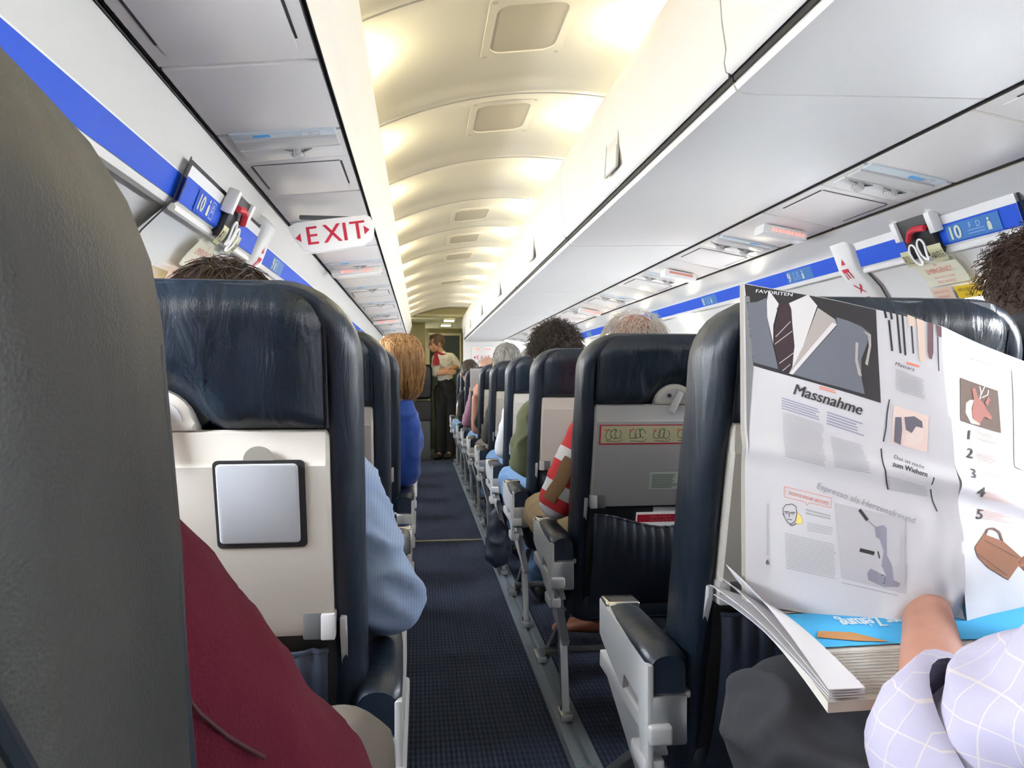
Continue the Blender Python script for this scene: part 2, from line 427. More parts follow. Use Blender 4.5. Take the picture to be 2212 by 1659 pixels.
WIN_Y = [-1.0, -.2, .72, 1.68, 2.55, 3.17, 3.96, 4.75, 5.53, 6.32, 7.11, 7.9]
WZ0, WZ1, WH = .975, 1.195, .105
HATCH = (1.42, 2.0)
zs = [1.283, 1.24, 1.195, 1.14, 1.085, 1.03, .975, .9, .82, .75, .65, .55, .48, .4, .32, .25, .18, .12, .06, 0]
def in_window(y, z): return WZ0 < z < WZ1 and any(abs(y-c) < WH for c in WIN_Y)
ys = sorted(set([Y0, Y1] + [c+d for c in WIN_Y for d in (-WH, WH)] + [Y0+.5*i for i in range(1, 20)]))
for s, nm in ((-1, 'left'), (1, 'right')):
    m = MB()
    off = lambda z: -.022 if z > 1.25 else -.010
    V = [[m.bm.verts.new(wall_pt(s, y, z, -.02)) for z in zs] for y in ys]
    for i in range(len(ys)-1):
        for j in range(len(zs)-1):
            if in_window((ys[i]+ys[i+1])/2, (zs[j]+zs[j+1])/2): continue
            m.bm.faces.new((V[i][j], V[i+1][j], V[i+1][j+1], V[i][j+1]))
    # panel joints: shallow ribs on the lining between the windows
    for c0, c1 in zip(WIN_Y, WIN_Y[1:]):
        y = (c0+c1)/2
        if 1.1 < y < 2.3: continue
        m.loft([[wall_pt(s, y+dy, z, -.02+i) for dy, i in ((-.035, 0), (-.02, .012), (.02, .012), (.035, 0))] for z in zs], False, False)
    struct(m.build('wall_'+nm, M['white'], recalc=False))
    # lip under the stripe that hides the lining lamps
    m = MB()
    prof = [(1.345, -.03), (1.345, .0), (1.297, .0), (1.288, .003), (1.281, -.006), (1.286, -.03)]
    m.loft([[wall_pt(s, y, z, i) for z, i in prof] for y in (Y0, Y1)], True, True)
    struct(m.build('trim_1' if s < 0 else 'trim_2', M['white'], angle=50))
    # blue stripe
    m = MB(); m.loft([[wall_pt(s, y, z, .0015) for z in (1.342, 1.32, 1.298)] for y in (Y0, Y1)], False, False)
    struct(m.build('trim_3' if s < 0 else 'trim_4', M['stripe'], recalc=False))
    # windows: hole, rounded surround, pane
    for i, c in enumerate(WIN_Y):
        zc = (WZ0+WZ1)/2; a = wall_pt(s, c, zc-.08, .0); b = wall_pt(s, c, zc+.08, .0); up = (b-a).normalized(); n = Vector((0, 1, 0)).cross(up)*1.0
        n = n if n.x*s > 0 else -n            # outward
        o = (a+b)/2
        e = struct(empty('window_%d' % (i+1 if s < 0 else i+1+len(WIN_Y)), o))
        r = MB(); r.ring(-n*(.0), (0, 1, 0), up, n, .125, .128, .088, .095, .06, .045, .05)
        r.build('window_frame', M['white'], e)
        r = MB(); q = rrect(.10, .107, .05, 6); ax = Vector((0, 1, 0))
        r.prism([ax*u+up*v+n*.052 for u, v in q], n*.004); r.build('window_pane', M['glass'], e, smooth=False)

# ceiling: a shallow vault in bays, each with a rounded rib, closed down to the side walls
CR = 1.216; CZ = .848+CH
def vault(x): return CZ-(CR-math.sqrt(max(CR*CR-(x-CX)**2, 0)))
RIBS = [1.46+.617*i for i in range(-4, 12)]
def rib(y):
    v = 0.0
    for r in RIBS:
        d = y-r
        if abs(d) < .14: v += .016*math.exp(-(d/.035)**2) + (.010*math.exp(-((d-.06)/.05)**2))
    return v
m = MB(); nx, ny = 40, 620
xs = [-.52+1.88*i/nx for i in range(nx+1)]
V = []
for j in range(ny+1):
    y = Y0+(Y1-.1-Y0)*j/ny; row = [m.bm.verts.new((2*CX-1.366, y, 1.22)), m.bm.verts.new((2*CX-1.41, y, 1.27))]
    for x in xs: row.append(m.bm.verts.new((x, y, vault(x)-rib(y))))
    row += [m.bm.verts.new((1.41, y, 1.27)), m.bm.verts.new((1.366, y, 1.22))]; V.append(row)
for j in range(ny):
    for i in range(nx+4): m.bm.faces.new((V[j][i], V[j][i+1], V[j+1][i+1], V[j+1][i]))
struct(m.build('ceiling', M['ceiling'], recalc=False))
m = MB()
for r in RIBS[2:10:1]:
    for k, i in enumerate(range(0, 1)):
        pts = [(x, r+.038, vault(x)-rib(r+.038)-.0008) for x in xs[4:38]]
        m.tube(pts, .0022, 5)
struct(m.build('trim_5', M['psu_grey']))

# left light valance, and the trough behind it
m = MB()
pv = [(-.149, .497), (-.146, .516), (-.136, .534), (-.124, .565), (-.110, .620), (-.104, .640), (-.108, .647), (-.122, .640), (-.128, .605), (-.34, .60)]
m.loft([[(x, y, z+CH) for x, z in pv] for y in (Y0, Y1-.1)], False, False)
struct(m.build('trim_6', M['valance'], angle=50))
m = MB()   # dark joints beside the service panels
for (xa, za), (xb, zb), yy in (((-.150, .4985), (-.158, .4975), Y1-.1), ((-.394, .4705), (-.400, .4695), Y1-.1), ((.941, .4675), (.930, .4675), Y1-.1), ((1.156, .4295), (1.162, .4285), Y1-.1)):
    m.loft([[(xa, y, za+CH), ((xa+xb)/2, y, (za+zb)/2+CH+.006), (xb, y, zb+CH)] for y in (Y0, yy)], False, False)
struct(m.build('trim_7', M['gap'], recalc=False))
# coves between the stripe and the service panels
m = MB(); pc = [(-.439, .383), (-.436, .39), (-.424, .425), (-.412, .452), (-.401, .468)]
m.loft([[(x, y, z+CH) for x, z in pc] for y in (Y0, Y1-.1)], False, False); struct(m.build('trim_8', M['valance'], recalc=False))
m = MB(); pc = [(1.259, .383), (1.256, .388), (1.235, .40), (1.20, .413), (1.163, .427)]
m.loft([[(x, y, z+CH) for x, z in pc] for y in (Y0, Y1-.1)], False, False); struct(m.build('trim_9', M['white'], recalc=False))

# floor rails of the seats and the strip across the aisle carpet
def rail(nm, x0, x1):
    m = MB(); m.prism([(x0, Y0, 0), (x0+.008, Y0, .012), (x0+.03, Y0, .014), (x0+.034, Y0, .006), (x0+.044, Y0, .006), (x0+.048, Y0, .014), (x1-.006, Y0, .012), (x1, Y0, 0)], (0, Y1-Y0, 0))
    struct(m.build(nm, M['rail'], smooth=False))
rail('trim_10', .368, .448); rail('trim_11', -.135, -.055); rail('trim_12', -.53, -.47); rail('trim_13', 1.18, 1.25)
m = MB(); m.box((.157, 4.46, .003), (.42, .02, .006), .002); struct(m.build('trim_14', mat('brass_strip', (.35, .31, .20), .45)))
# partition behind the camera
m = MB(); m.box((CX, Y0-.02, .9), (2.3, .04, 1.9)); struct(m.build('wall_back', M['white'], smooth=False))

# ------------------------------------------------------------------ ceiling panels, lamps of the coves
for i, yc in enumerate((1.735, 2.335, 3.72, 4.35, 4.97, 6.3)):
    t = empty('ceiling_vent_panel', (.25, yc, vault(.25)), ('perforated ceiling panel nearest the viewer, cut by the top of the photo', 'second perforated ceiling panel, just behind the nearest one', 'third perforated ceiling panel from the front of the view', 'fourth perforated ceiling panel along the vault', 'fifth small perforated ceiling panel far along the vault', 'farthest perforated ceiling panel, near the galley')[i], 'ceiling panel', 'perforated panels in the ceiling vault')
    sl = math.atan2(vault(.26)-vault(.24), .02); R = Matrix.Rotation(-sl, 4, 'Y')
    f = MB(); f.ring((0, 0, -.001), (1, 0, 0), (0, 1, 0), (0, 0, -1), .105, .15, .082, .118, .012, .035, .006)
    for v in f.bm.verts: v.co = R @ v.co
    f.build('panel_frame', M['ceiling'], t)
    g = MB(); g.prism([(x, y, -.004) for x, y in rrect(.083, .119, .035)], (0, 0, .003))
    for v in g.bm.verts: v.co = R @ v.co
    g.build('mesh_grille', mat('grille_beige', (.58, .55, .47), .7, bump=.5, bscale=700) if i == 0 else bpy.data.materials['grille_beige'], t, smooth=False)
    if i < 2:
        for sx in (-1, 1):
            for sy in (-1, 1):
                b = MB(); b.cyl((sx*.092, sy*.135, -.0075), (sx*.092, sy*.135, -.003), .006, .006, 10)
                for v in b.bm.verts: v.co = R @ v.co
                b.build('screw', M['psu_grey'], t)
ld = bpy.data.lights.new('cove_bulb', 'POINT'); ld.energy = COVE_POWER; ld.color = (1, .86, .56); ld.shadow_soft_size = .02
pl = bpy.data.lights.new('lining_lamp', 'POINT'); pl.energy = WALLWASH_POWER; pl.color = (1, .90, .68); pl.shadow_soft_size = .015
k = 0
for y in [1.70+.617*i for i in range(-5, 12)]:
    if y > 8.2: continue
    for x, z, side in ((-.155, .655, 'left'), (.535, .80, 'right')):
        if y > 0:
            b = MB(); b.cyl((0, -.05, 0), (0, .05, 0), .009, .009, 10); b.box((0, 0, -.016), (.03, .14, .014), .003)
            o = b.build('cove_lamp', M['bulb']); o.location = (x, y, z+CH)
            tag(o, 'warm tube lamp hidden in the %s' % ('trough behind the left valance' if side == 'left' else 'gap above the overhead lockers'), 'lamp', 'cove lamps along the %s' % side)
        l = bpy.data.objects.new('cove_light', ld); COL.objects.link(l); l.location = (x+(.02 if side == 'left' else -.02), y, z+CH+.022)
for s in (-1, 1):
    for c0, c1 in zip(WIN_Y, WIN_Y[1:]):
        y = (c0+c1)/2
        if y < 0 or 1.1 < y < 2.2: continue
        p = wall_pt(s, y, 1.272, .0)
        l = bpy.data.objects.new('lining_light', pl); COL.objects.link(l); l.location = p
# daylight portals at the windows (they only guide the sky light in)
for s in (-1, 1):
    for c in WIN_Y:
        p = bpy.data.lights.new('window_portal', 'AREA'); p.shape = 'RECTANGLE'; p.size = .22; p.size_y = .24; p.cycles.is_portal = True
        o = bpy.data.objects.new('window_portal', p); COL.objects.link(o); o.location = wall_pt(s, c, 1.085, -.09)
        o.rotation_euler = Vector((-s, 0, 0)).to_track_quat('-Z', 'Y').to_euler()
# ------------------------------------------------------------------ overhead lockers on the right
BIN = [(-1.553, -.213), (-.213, 1.127), (1.127, 2.467), (2.467, 3.807), (3.807, 5.147), (5.147, 6.487), (6.487, 7.827), (7.827, 8.55)]
BL = ['', 'white overhead locker nearest the viewer, its front cut by the top of the photo', 'white overhead locker with a square latch, above the second row of seats', 'third white overhead locker counted from the viewer', 'fourth white overhead locker along the right side', 'fifth white overhead locker along the right side', 'sixth white overhead locker, last full-length one', 'short end locker with rounded face next to the galley']
for i, (a, b) in enumerate(BIN):
    t = empty('overhead_locker', (.48, a, CH), BL[i] or 'white overhead locker behind the viewer', 'locker', 'overhead lockers on the right')
    g = .0025
    d = MB()    # door: upright face with a rolled lower lip
    pd = [(.03, .765), (.012, .760), (.001, .748), (-.010, .70), (-.012, .64), (-.007, .57), (.0, .525), (-.003, .505), (.0, .490), (.008, .485), (.016, .492), (.02, .52), (.03, .62)]
    rnd = []
    n = 1 if i < 7 else 6
    secs = []
    for j in range(9):
        y = g+(b-a-2*g)*j/8; secs.append([(x, y, z) for x, z in pd])
    if i == 7:
        for q in range(1, 6):
            an = PI/2*q/5; secs.append([(x+.10*(1-math.cos(an)), b-a+.10*math.sin(an), z) for x, z in pd])
    d.loft(secs, True, True); dob = d.build('door', M['bin'], t, angle=50)
    h = MB(); w = (b-a)/2 if i < 7 else .36     # square latch sunk into the door
    h.ring((-.012, w, .566), (0, 1, 0), (.06, 0, .98), (1, 0, 0), .058, .052, .0555, .0495, .006, .004, .002, 3)
    h.prism([(-.0105+.06*v, w+u, .566+v) for u, v in rrect(.055, .049, .004, 2)], (.004, 0, 0))
    h.build('latch', M['psu_grey'], dob)
    h = MB(); h.prism([(-.0135+.06*v, w+u, .548+v) for u, v in rrect(.049, .026, .006, 3)], (.005, 0, 0), .0015); h.build('paddle', M['bin'], dob)
    bd = MB()   # body: rounded edge and flat underside
    pb = [(.026, .62), (.018, .478), (.0135, .470), (.018, .462), (.030, .458), (.055, .4565), (.12, .459), (.30, .4645), (.452, .4685), (.458, .474), (.458, .62)]
    secs = [[(x, y, z) for x, z in pb] for y in (g, b-a-g)]
    if i == 7: secs += [[(x+.10*(1-math.cos(PI/2*q/5)), b-a+.10*math.sin(PI/2*q/5), z) for x, z in pb] for q in range(1, 6)]
    bd.loft(secs, True, True); bd.build('locker_body', M['bin'], t, angle=40)
    jn = MB(); jn.box((.016, (b-a)/2, .4805), (.008, b-a-.004, .009)); jn.box((.006, .0, .52), (.002, .004, .08)); jn.build('seal_strip', M['gap'], t, smooth=False)

# ------------------------------------------------------------------ service panels over the seats
def psu_frame(side):
    A, B = ((-.395, .4715), (-.155, .4975)) if side < 0 else ((.944, .4675), (1.157, .4305))
    a, b = Vector((A[0], 0, A[1]+CH)), Vector((B[0], 0, B[1]+CH)); ax = (b-a).normalized(); n = Vector((0, 1, 0)).cross(ax)
    if n.z > 0: n = -n
    return (a+b)/2, ax, n, (b-a).length
def psu_matrix(side, y):
    c, ax, n, L = psu_frame(side)
    return Matrix(((ax.x, 0, n.x, c.x), (0, 1, 0, y), (ax.z, 0, n.z, c.z), (0, 0, 0, 1))), L
ORD = ['', 'nearest', 'second', 'third', 'fourth', 'fifth', 'sixth', 'seventh', 'eighth', 'ninth', 'tenth', 'eleventh']
for side, nm in ((-1, 'left'), (1, 'right')):
    for i in range(-2, 10):
        y0 = 1.24+.787*i-.06; last = 8.58
        if y0 > 8.2: continue
        Mx, L = psu_matrix(side, y0); w = L/2-.003
        idx = i+3
        # service unit: plate, button strip, reading light, air nozzles
        t = empty('service_unit', (0, 0, 0), '%s passenger service unit over the %s seats, with reading light and air nozzle%s' % (ORD[i+1] if i >= 0 else 'rear', nm, 's' if side > 0 else ''), 'service unit', 'service units over the %s seats' % nm)
        t.matrix_world = Mx
        p = MB(); p.box((0, .155, -.008), (2*w, .30, .016), .002); p.box((0, .155+.225, -.008), (.6*w, .0, .0)) if 0 else None
        p.build('panel', M['psu'], t)
        sw = w*.86; xo = w*.06*(1 if side < 0 else -1)
        p = MB(); p.box((xo, .315-.0, -.0), (2*sw, .034, .008), .003); p.box((0, .40, -.008), (2*w, .17, .016), .002); sp = p.build('button_strip', M['psu_blue'], t)
        sp.data.materials.append(M['psu'])
        for f in sp.data.polygons:
            if f.center.y > .335 or f.center.z < -.006: f.material_index = 1
        p = MB(); p.box((xo+(-.35*w if side < 0 else .25*w), .315, .004), (.032, .016, .004), .003); p.build('call_button', M['blue_button'], t)
        p = MB(); p.ring((xo+.45*w, .315, .004), (1, 0, 0), (0, 1, 0), (0, 0, 1), .018, .010, .0165, .0085, .002, .002, .001, 2); p.cyl((xo+.45*w, .315, .0), (xo+.45*w, .315, .0055), .004, .004, 8); p.build('light_switch', M['psu_grey'], t)
        p = MB(); p.box((xo, .365, .001), (2*sw, .052, .010), .004); p.build('reading_light', M['psu_grey'], t)
        p = MB(); p.prism([(xo-sw, .400, 0), (xo+sw, .400, 0), (xo+sw, .448, .0), (xo-sw, .448, .0)], (0, 0, .004), .001)
        p.build('nozzle_plate', M['white'], t)
        for q in ((0.1,) if side < 0 else (-.45, .35)):
            p = MB(); x = xo+q*w
            p.prism([(x-.030, .404, .004), (x-.002, .444, .0045), (x+.002, .444, .0045), (x+.030, .404, .004), (x+.012, .404, .010), (x-.012, .404, .010)], (0, 0, .002))
            p.cyl((x, .418, 0), (x, .412, .018), .014, .011, 14); p.cyl((x, .412, .018), (x, .411, .021), .009, .009, 12)
            for k in range(12): p.box((x+.0125*math.cos(k*PI/6), .415+.0125*math.sin(k*PI/6), .010), (.003, .003, .012))
            p.build('air_nozzle', M['chrome' if False else 'psu_grey'], t)
        # oxygen door with a dark outline, its own lift-off panel
        t2 = empty('oxygen_door', (0, 0, 0), '%s flat oxygen mask door over the %s seats, outlined by a thin groove' % (ORD[i+2] if i >= -1 else 'rear', nm), 'ceiling door', 'oxygen doors over the %s seats' % nm)
        t2.matrix_world = Mx
        p = MB(); p.box((0, .633, -.008), (2*w, .290, .016), .002); p.box((0, .783, -.008) if 0 else (0, .7785, -.0082), (2*w, .001, .016)); p.build('panel', M['psu'], t2)
        p = MB(); p.box((0, .628, .0005), (2*w*.80, .225, .003), .001); p.build('door_leaf', M['psu'], t2)
        p = MB()
        for sx in (-1, 1): p.box((sx*w*.825, .612, .0004), (.0035, .19, .0012))
        p.box((0, .513, .0004), (w*1.6, .0025, .0012)); p.build('groove', M['gap'], t2, smooth=False)
# lit seat belt signs between the units
for k, (side, y, lab) in enumerate(((1, 2.06, 'nearest lit seat belt sign on the right, red letters, just ahead of the exit row'), (1, 2.93, 'white box sign hanging from the right service panels, its back to the viewer'), (1, 4.55, 'lit seat belt sign on the right above the middle rows'), (1, 6.75, 'lit seat belt sign on the right near the front rows'), (-1, 3.22, 'lit seat belt sign on the left beyond the exit sign'), (-1, 5.93, 'lit seat belt sign on the left near the front rows'))):
    Mx, L = psu_matrix(side, y)
    t = empty('seat_belt_sign', (0, 0, 0), lab, 'sign', 'lit seat belt signs'); t.matrix_world = Mx @ Matrix.Translation((0, 0, .003)); w = L/2
    p = MB(); hgt = .030
    hx = w*.86 if side < 0 else w*.62
    p.prism([(-hx, -.025, 0), (hx, -.025, 0), (hx, .035, 0), (-hx, .035, 0)], (0, 0, hgt), .006); p.build('housing', M['white'], t)
    if k == 1:
        q = Print(); q.rect(-.05, .008, .10, .008); q.build('face', plane_S((0, -.0255, 0), (1, 0, 0), (0, 0, 1), .0004), M['soft_red_ink'], t); continue
    q = Print()
    for x0 in (-.62*hx, .12*hx):
        for c in range(5): q.rect(x0+c*.011, .010, .007, .009)
    q.build('face', plane_S((0, -.0255, 0), (1, 0, 0), (0, 0, 1), .0006), M['red_lit'], t)

# ------------------------------------------------------------------ EXIT sign hanging across the left service panels
t = empty('exit_sign', at(716, 505, 2.06), 'white EXIT sign with red letters hanging across the left ceiling', 'exit sign')
o = t.location
px = [(622, 490), (640, 481), (700, 474), (788, 464), (800, 468), (808, 482), (807, 505), (800, 521), (786, 531), (735, 538), (675, 546), (655, 541), (632, 512)]
p = MB(); p.prism([at(x, y, 2.06)-o for x, y in px], (0, .022, 0), .003); p.build('plate', M['sign_white'], t)
p = MB(); p.box(at(716, 472, 2.075)-o, (.17, .014, .012), .003); p.build('bracket', M['grey_dark'], t)
a, b = at(663, 530, 2.06)-o, at(775, 516, 2.06)-o; ax = (b-a); S = plane_S(a+Vector((0, -.001, 0)), ax, (0, 0, 1))
q = Print(); W = ax.length; hh = .051
for ch, f in (('E', 0.0), ('X', .34), ('I', .70), ('T', .86)): q.text(ch, W*f, 0, hh/.72, sx=.98, bold=.012)
q.poly([(-.012, .0095), (-.012, .034), (-.027, .0215)]); q.poly([(W*1.13, .0095), (W*1.13, .034), (W*1.13+.015, .0215)])
q.build('letters', S, M['red_ink'], t)

# ------------------------------------------------------------------ row numbers on the stripe
def stripe_S(s, y, off=.003, z=1.298):
    def S(u, v):
        return wall_pt(s, y+(u if s < 0 else -u), z+v*.98, off)
    return S
def bag(q, u, v, h):      # small figure of a bottle / passenger beside the number
    q.disc(u+.2*h, v+.86*h, .12*h, .12*h, 10); q.poly([(u, v), (u+.42*h, v), (u+.42*h, v+.5*h), (u+.32*h, v+.68*h), (u+.10*h, v+.68*h), (u, v+.5*h)])
for s, nm in ((-1, 'left'), (1, 'right')):
    for row in range(10, 2, -1):
        y = 1.50+.787*(10-row)+(.02 if s > 0 else 0)+(.025 if row < 10 else 0)
        y += .11 if s > 0 else 0
        off = .020 if row == 10 else .002
        c = stripe_S(s, y, off)(0, 0)
        t = empty('row_label', c, 'blue row label %d above the %s windows' % (row, nm), 'label', 'row labels on the %s stripe' % nm)
        SS = stripe_S(s, y, off); S0 = lambda u, v, SS=SS, c=c: SS(u, v)-c
        n = .0
        q = Print(); q.rect(-.006, .002, .165, .038); q.build('backing', lambda u, v, S=S0: S(u, v), M['stripe_label' if row < 10 or s > 0 else 'stripe'], t)
        SS2 = stripe_S(s, y, off+.001); S2 = lambda u, v, SS2=SS2, c=c: SS2(u, v)-c
        q = Print(); num = str(row); q.text(num, 0, .005, .044, sx=.95, bold=.035)
        x = .028*len(num)+.006
        q.build('number', S2, M['cream_ink'], t); q = Print()
        if s < 0: bag(q, x, .005, .033)
        else: bag(q, x+.060, .006, .028)
        q.build('life_vest_figure', S2, M['cream_ink'], t)
        q = Print(); x2 = x+.024 if s < 0 else x
        if s < 0:
            q.frame(x2, .020, .022, .018, .0012); q.frame(x2, .004, .022, .014, .0012); q.text('A', x2+.006, .023, .016)
        else:
            q.text('F', x2+.006, .020, .019); q.text('D', x2+.028, .020, .019); q.line([(x2, .016), (x2+.05, .016)], .0012); q.line([(x2, .009), (x2+.05, .009)], .0012)
        q.build('seat_letters', S2, M['cream_ink'] if row == 10 and s < 0 else M['paleblue_ink'], t)

# ------------------------------------------------------------------ emergency exit hatches
hz = [1.362, 1.343, 1.32, 1.297, 1.283, 1.24, 1.195, 1.14, 1.085, 1.03, .975, .9, .82, .75, .65, .55, .48]
def hatch(s, nm, idx):
    t = empty('door_%d' % idx, (0, 0, 0), 'white emergency exit hatch in the %s wall' % nm); struct(t)
    ins = .016
    wy = 1.68
    m = MB(); hy = [HATCH[0], wy-WH, wy+WH, HATCH[1]]
    V = [[m.bm.verts.new(wall_pt(s, y, z, ins if z > 1.29 else ins-.014 if z < 1.25 else ins-.01)) for z in hz] for y in hy]
    for i in range(3):
        for j in range(len(hz)-1):
            if i == 1 and WZ0 < (hz[j]+hz[j+1])/2 < WZ1: continue
            m.bm.faces.new((V[i][j], V[i+1][j], V[i+1][j+1], V[i][j+1]))
    m.build('hatch_panel', M['white'], t, recalc=False)
    m = MB(); m.ring((0, 0, 0), (0, 1, 0), (0, 0, 1), (1, 0, 0), .13, .14, .088, .098, .06, .045, .03)
    R = wall_pt(s, wy, 1.165)-wall_pt(s, wy, 1.005); tl = math.atan2(R.x, R.z)
    for v in m.bm.verts: v.co = Matrix.Rotation(tl, 4, 'Y') @ Vector((v.co.x*s, v.co.y, v.co.z)) + wall_pt(s, wy, 1.085, .012)
    m.build('window_surround', M['white'], t)
    g = MB()
    for ya, yb, za, zb in ((HATCH[0]-.008, HATCH[0], 1.374, .48), (HATCH[1], HATCH[1]+.008, 1.374, .48)):
        zz = [1.374]+hz[1:]
        g.loft([[wall_pt(s, y, z, ins-.006) for z in zz] for y in (ya, yb)], False, False)
    g.loft([[wall_pt(s, y, z, ins-.006) for z in (1.371, 1.361)] for y in (HATCH[0]-.008, HATCH[1]+.008)], False, False)
    g.build('gap', M['gap'], t, recalc=False)
    b = MB(); b.loft([[wall_pt(s, y, z, ins+.002) for z in (1.342, 1.32, 1.298)] for y in (HATCH[0], HATCH[1])], False, False)
    b.build('blue_band', M['stripe'], t, recalc=False)
    lp = MB(); lp.tube([wall_pt(s, y, 1.289, ins-.001) for y in (HATCH[0], HATCH[1])], .008, 8); lp.build('rim', M['white'], t)
    # handle box under a smoked cover, red handle, rings, placards
    yc = 1.715
    P = lambda u, v, i: wall_pt(s, yc+u, 1.321+v, ins+i)
    h = MB(); h.prism([P(-.055, -.032, .001), P(.055, -.032, .001), P(.055, .058, .001), P(-.055, .058, .001)], P(0, 0, .02)-P(0, 0, .0), .003); hb = h.build('handle_box', M['black'], t)
    h = MB(); h.tube([P(-.05, .030, .03), P(-.02, .034, .034), P(.0, .030, .034), P(.02, .008, .03)], .008, 8); h.build('red_handle', M['red_shade'], hb)
    for du, dv in ((-.012, -.012), (.022, -.020)):
        h = MB(); h.tube([P(du+.013*math.cos(a), dv+.017*math.sin(a), .027) for a in [i*PI/8 for i in range(16)]], .0025, 6, closed=True); h.build('ring', M['sign_white'], hb)
    h = MB()
    for du in (-.066, .064): h.prism([P(du-.010, .01, .002), P(du+.010, .01, .002), P(du+.010, .060, .002), P(du-.010, .060, .002)], P(0, 0, .026)-P(0, 0, 0), .004)
    h.build('latch', M['white'], t)
    sg = 1 if s < 0 else -1
    def pl(name, u0, v0, w, hh, mt, texts, ink='red_ink', lift=.010):
        S = lambda u, v: wall_pt(s, yc+sg*(u0+u), 1.298+v0+v, ins-.012+lift)
        S1 = lambda u, v: wall_pt(s, yc+sg*(u0+u), 1.298+v0+v, ins-.012+lift+.0012)
        q = Print(); q.cells(0, 0, w, hh, 4, 4); c = q.build(name, S, M[mt], t)
        q = Print()
        for tx, u, v, sz in texts: q.text(tx, u, v, sz, 'CENTER')
        if texts: q.build('wording', S1, M[ink], c)
    pl('pull_placard', -.075, -.014, .040, .022, 'cream_card', [('PULL', .02, .006, .014)], 'gap', .036)
    pl('handle_placard', .026, -.016, .048, .024, 'cream_card', [('HANDLE', .024, .008, .011)], 'gap', .036)
    pl('emergency_placard', -.085, -.080, .15, .062, 'sign_cream', [('IN', .075, .049, .010), ('EMERGENCY', .075, .034, .0165), ('REMOVE COVER', .075, .018, .010), ('PULL HANDLE', .075, .005, .010)], 'soft_red_ink', .020)
    pl('lower_placard', -.095, -.126, .075, .040, 'sign_pink', [('PUSH HATCH', .037, .026, .009), ('OUTWARD', .037, .013, .009)], 'soft_red_ink', .014)
    pl('yellow_placard', -.01, -.120, .085, .030, 'sign_yellow', [('NO LUGGAGE', .042, .017, .010), ('AT EXIT', .042, .004, .009)], 'gap', .014)
    # frame ahead of the hatch with the upright EXIT sign
    fr = struct(empty('trim_%d' % (20+idx), (0, 0, 0)))
    m = MB(); fz = [1.396, 1.385, 1.37, 1.343, 1.297, 1.25, 1.195, 1.085, .975, .82, .65, .48, .3, .1, .0]
    prof = [(2.018, -.01), (2.018, .018), (2.026, .026), (2.10, .026), (2.112, .018), (2.112, -.01)]
    m.loft([[wall_pt(s, y, z, i if z < 1.39 else i-.018) for y, i in prof] for z in fz], True, True); m.build('frame_cover', M['white'], fr, angle=50)
    yb = 2.065; sg2 = 1 if s < 0 else -1
    # the words run down the frame: u goes down, v across
    S = lambda u, v: wall_pt(s, yb+sg2*v, 1.335-u, .0275)
    q = Print()
    for ch, d in zip('EXIT', (.030, .066, .104, .124)): q.text(ch, d, -.017, .048)
    q.poly([(.022, -.010), (.022, .010), (.004, 0)]); q.build('exit_letters', S, M['red_ink'], fr)
M['sign_cream'] = mat('sign_cream', (.80, .78, .62), .5); M['sign_pink'] = mat('sign_pink', (.78, .62, .50), .5); M['sign_yellow'] = mat('sign_yellow', (.80, .55, .03), .5)
hatch(-1, 'left', 1); hatch(1, 'right', 2)
# ------------------------------------------------------------------ seats
LEAN = .23
def ln(y, z): return y + LEAN*(.903-z)
def lnv(p): return (p[0], ln(p[1], p[2]), p[2])
def outline(hwid, z0, z1, r, n=8, rb=.03):
    P = []
    for i in range(n+1):
        a = math.radians(90*i/n); P.append((hwid-r+r*math.cos(a), z1-r+r*math.sin(a)))
    for i in range(n+1):
        a = math.radians(90+90*i/n); P.append((-(hwid-r)+r*math.cos(a), z1-r+r*math.sin(a)))
    # straight sides subdivided so the lean and dents can bend them
    for i in range(1, 9): P.append((-hwid, z1-r+(z0+rb-(z1-r))*i/9))
    for i in range(5):
        a = math.radians(180+90*i/4); P.append((-(hwid-rb)+rb*math.cos(a), z0+rb+rb*math.sin(a)))
    for i in range(5):
        a = math.radians(270+90*i/4); P.append((hwid-rb+rb*math.cos(a), z0+rb+rb*math.sin(a)))
    for i in range(1, 9): P.append((hwid, z0+rb+(z1-r-z0-rb)*i/9))
    return P
def seat_back(x0, parent, leath='leather', seed=0, rc=.085, zt=1.073):
    """the leather shell seen from behind: rounded bolsters round a sunken back"""
    m = MB(); secs = []
    for y, ins, zin in ((.050, .054, .047), (.030, .052, .045), (.012, .046, .040), (-.002, .036, .030), (-.010, .022, .018), (-.006, .008, .006), (.012, 0, 0), (.050, -.002, 0), (.090, .002, .003), (.118, .014, .014), (.132, .034, .034), (.136, .07, .07)):
        o = outline(.228-ins, .34+ins*.5, zt-zin, rc-ins*.6)
        s = []
        for x, z in o:
            k = .004*noise.noise(Vector((x*9+seed, y*9, z*7)))+.002*noise.noise(Vector((x*30+seed, y*30, z*16)))
            s.append((x0+x*(1+k*2), ln(y+k, z), z+k*.4))
        secs.append(s)
    m.loft(secs, True, True)
    b = m.build('backrest', M[leath], parent, angle=60)
    for sd in (-1, 1):
        if leath == 'leather_old':
            p = MB(); p.tube([(x0+sd*(.2268-.012*max(0, z-.86)/.1), ln(.010-.03*max(0, z-.86)/.1, z), z) for z in [.40, .5, .6, .7, .78, .83, .86, .89, .92]], .0022, 6); p.build('seam', M['piping'], b)
            p = MB(); p.tube([(x0+sd*(.2245+.002*noise.noise(Vector((z*9, 3, 0)))), ln(.088, z), z) for z in [.40+.57*i/20 for i in range(21)]], .0028, 6); p.build('side_piping', M['piping'], b)
    return b
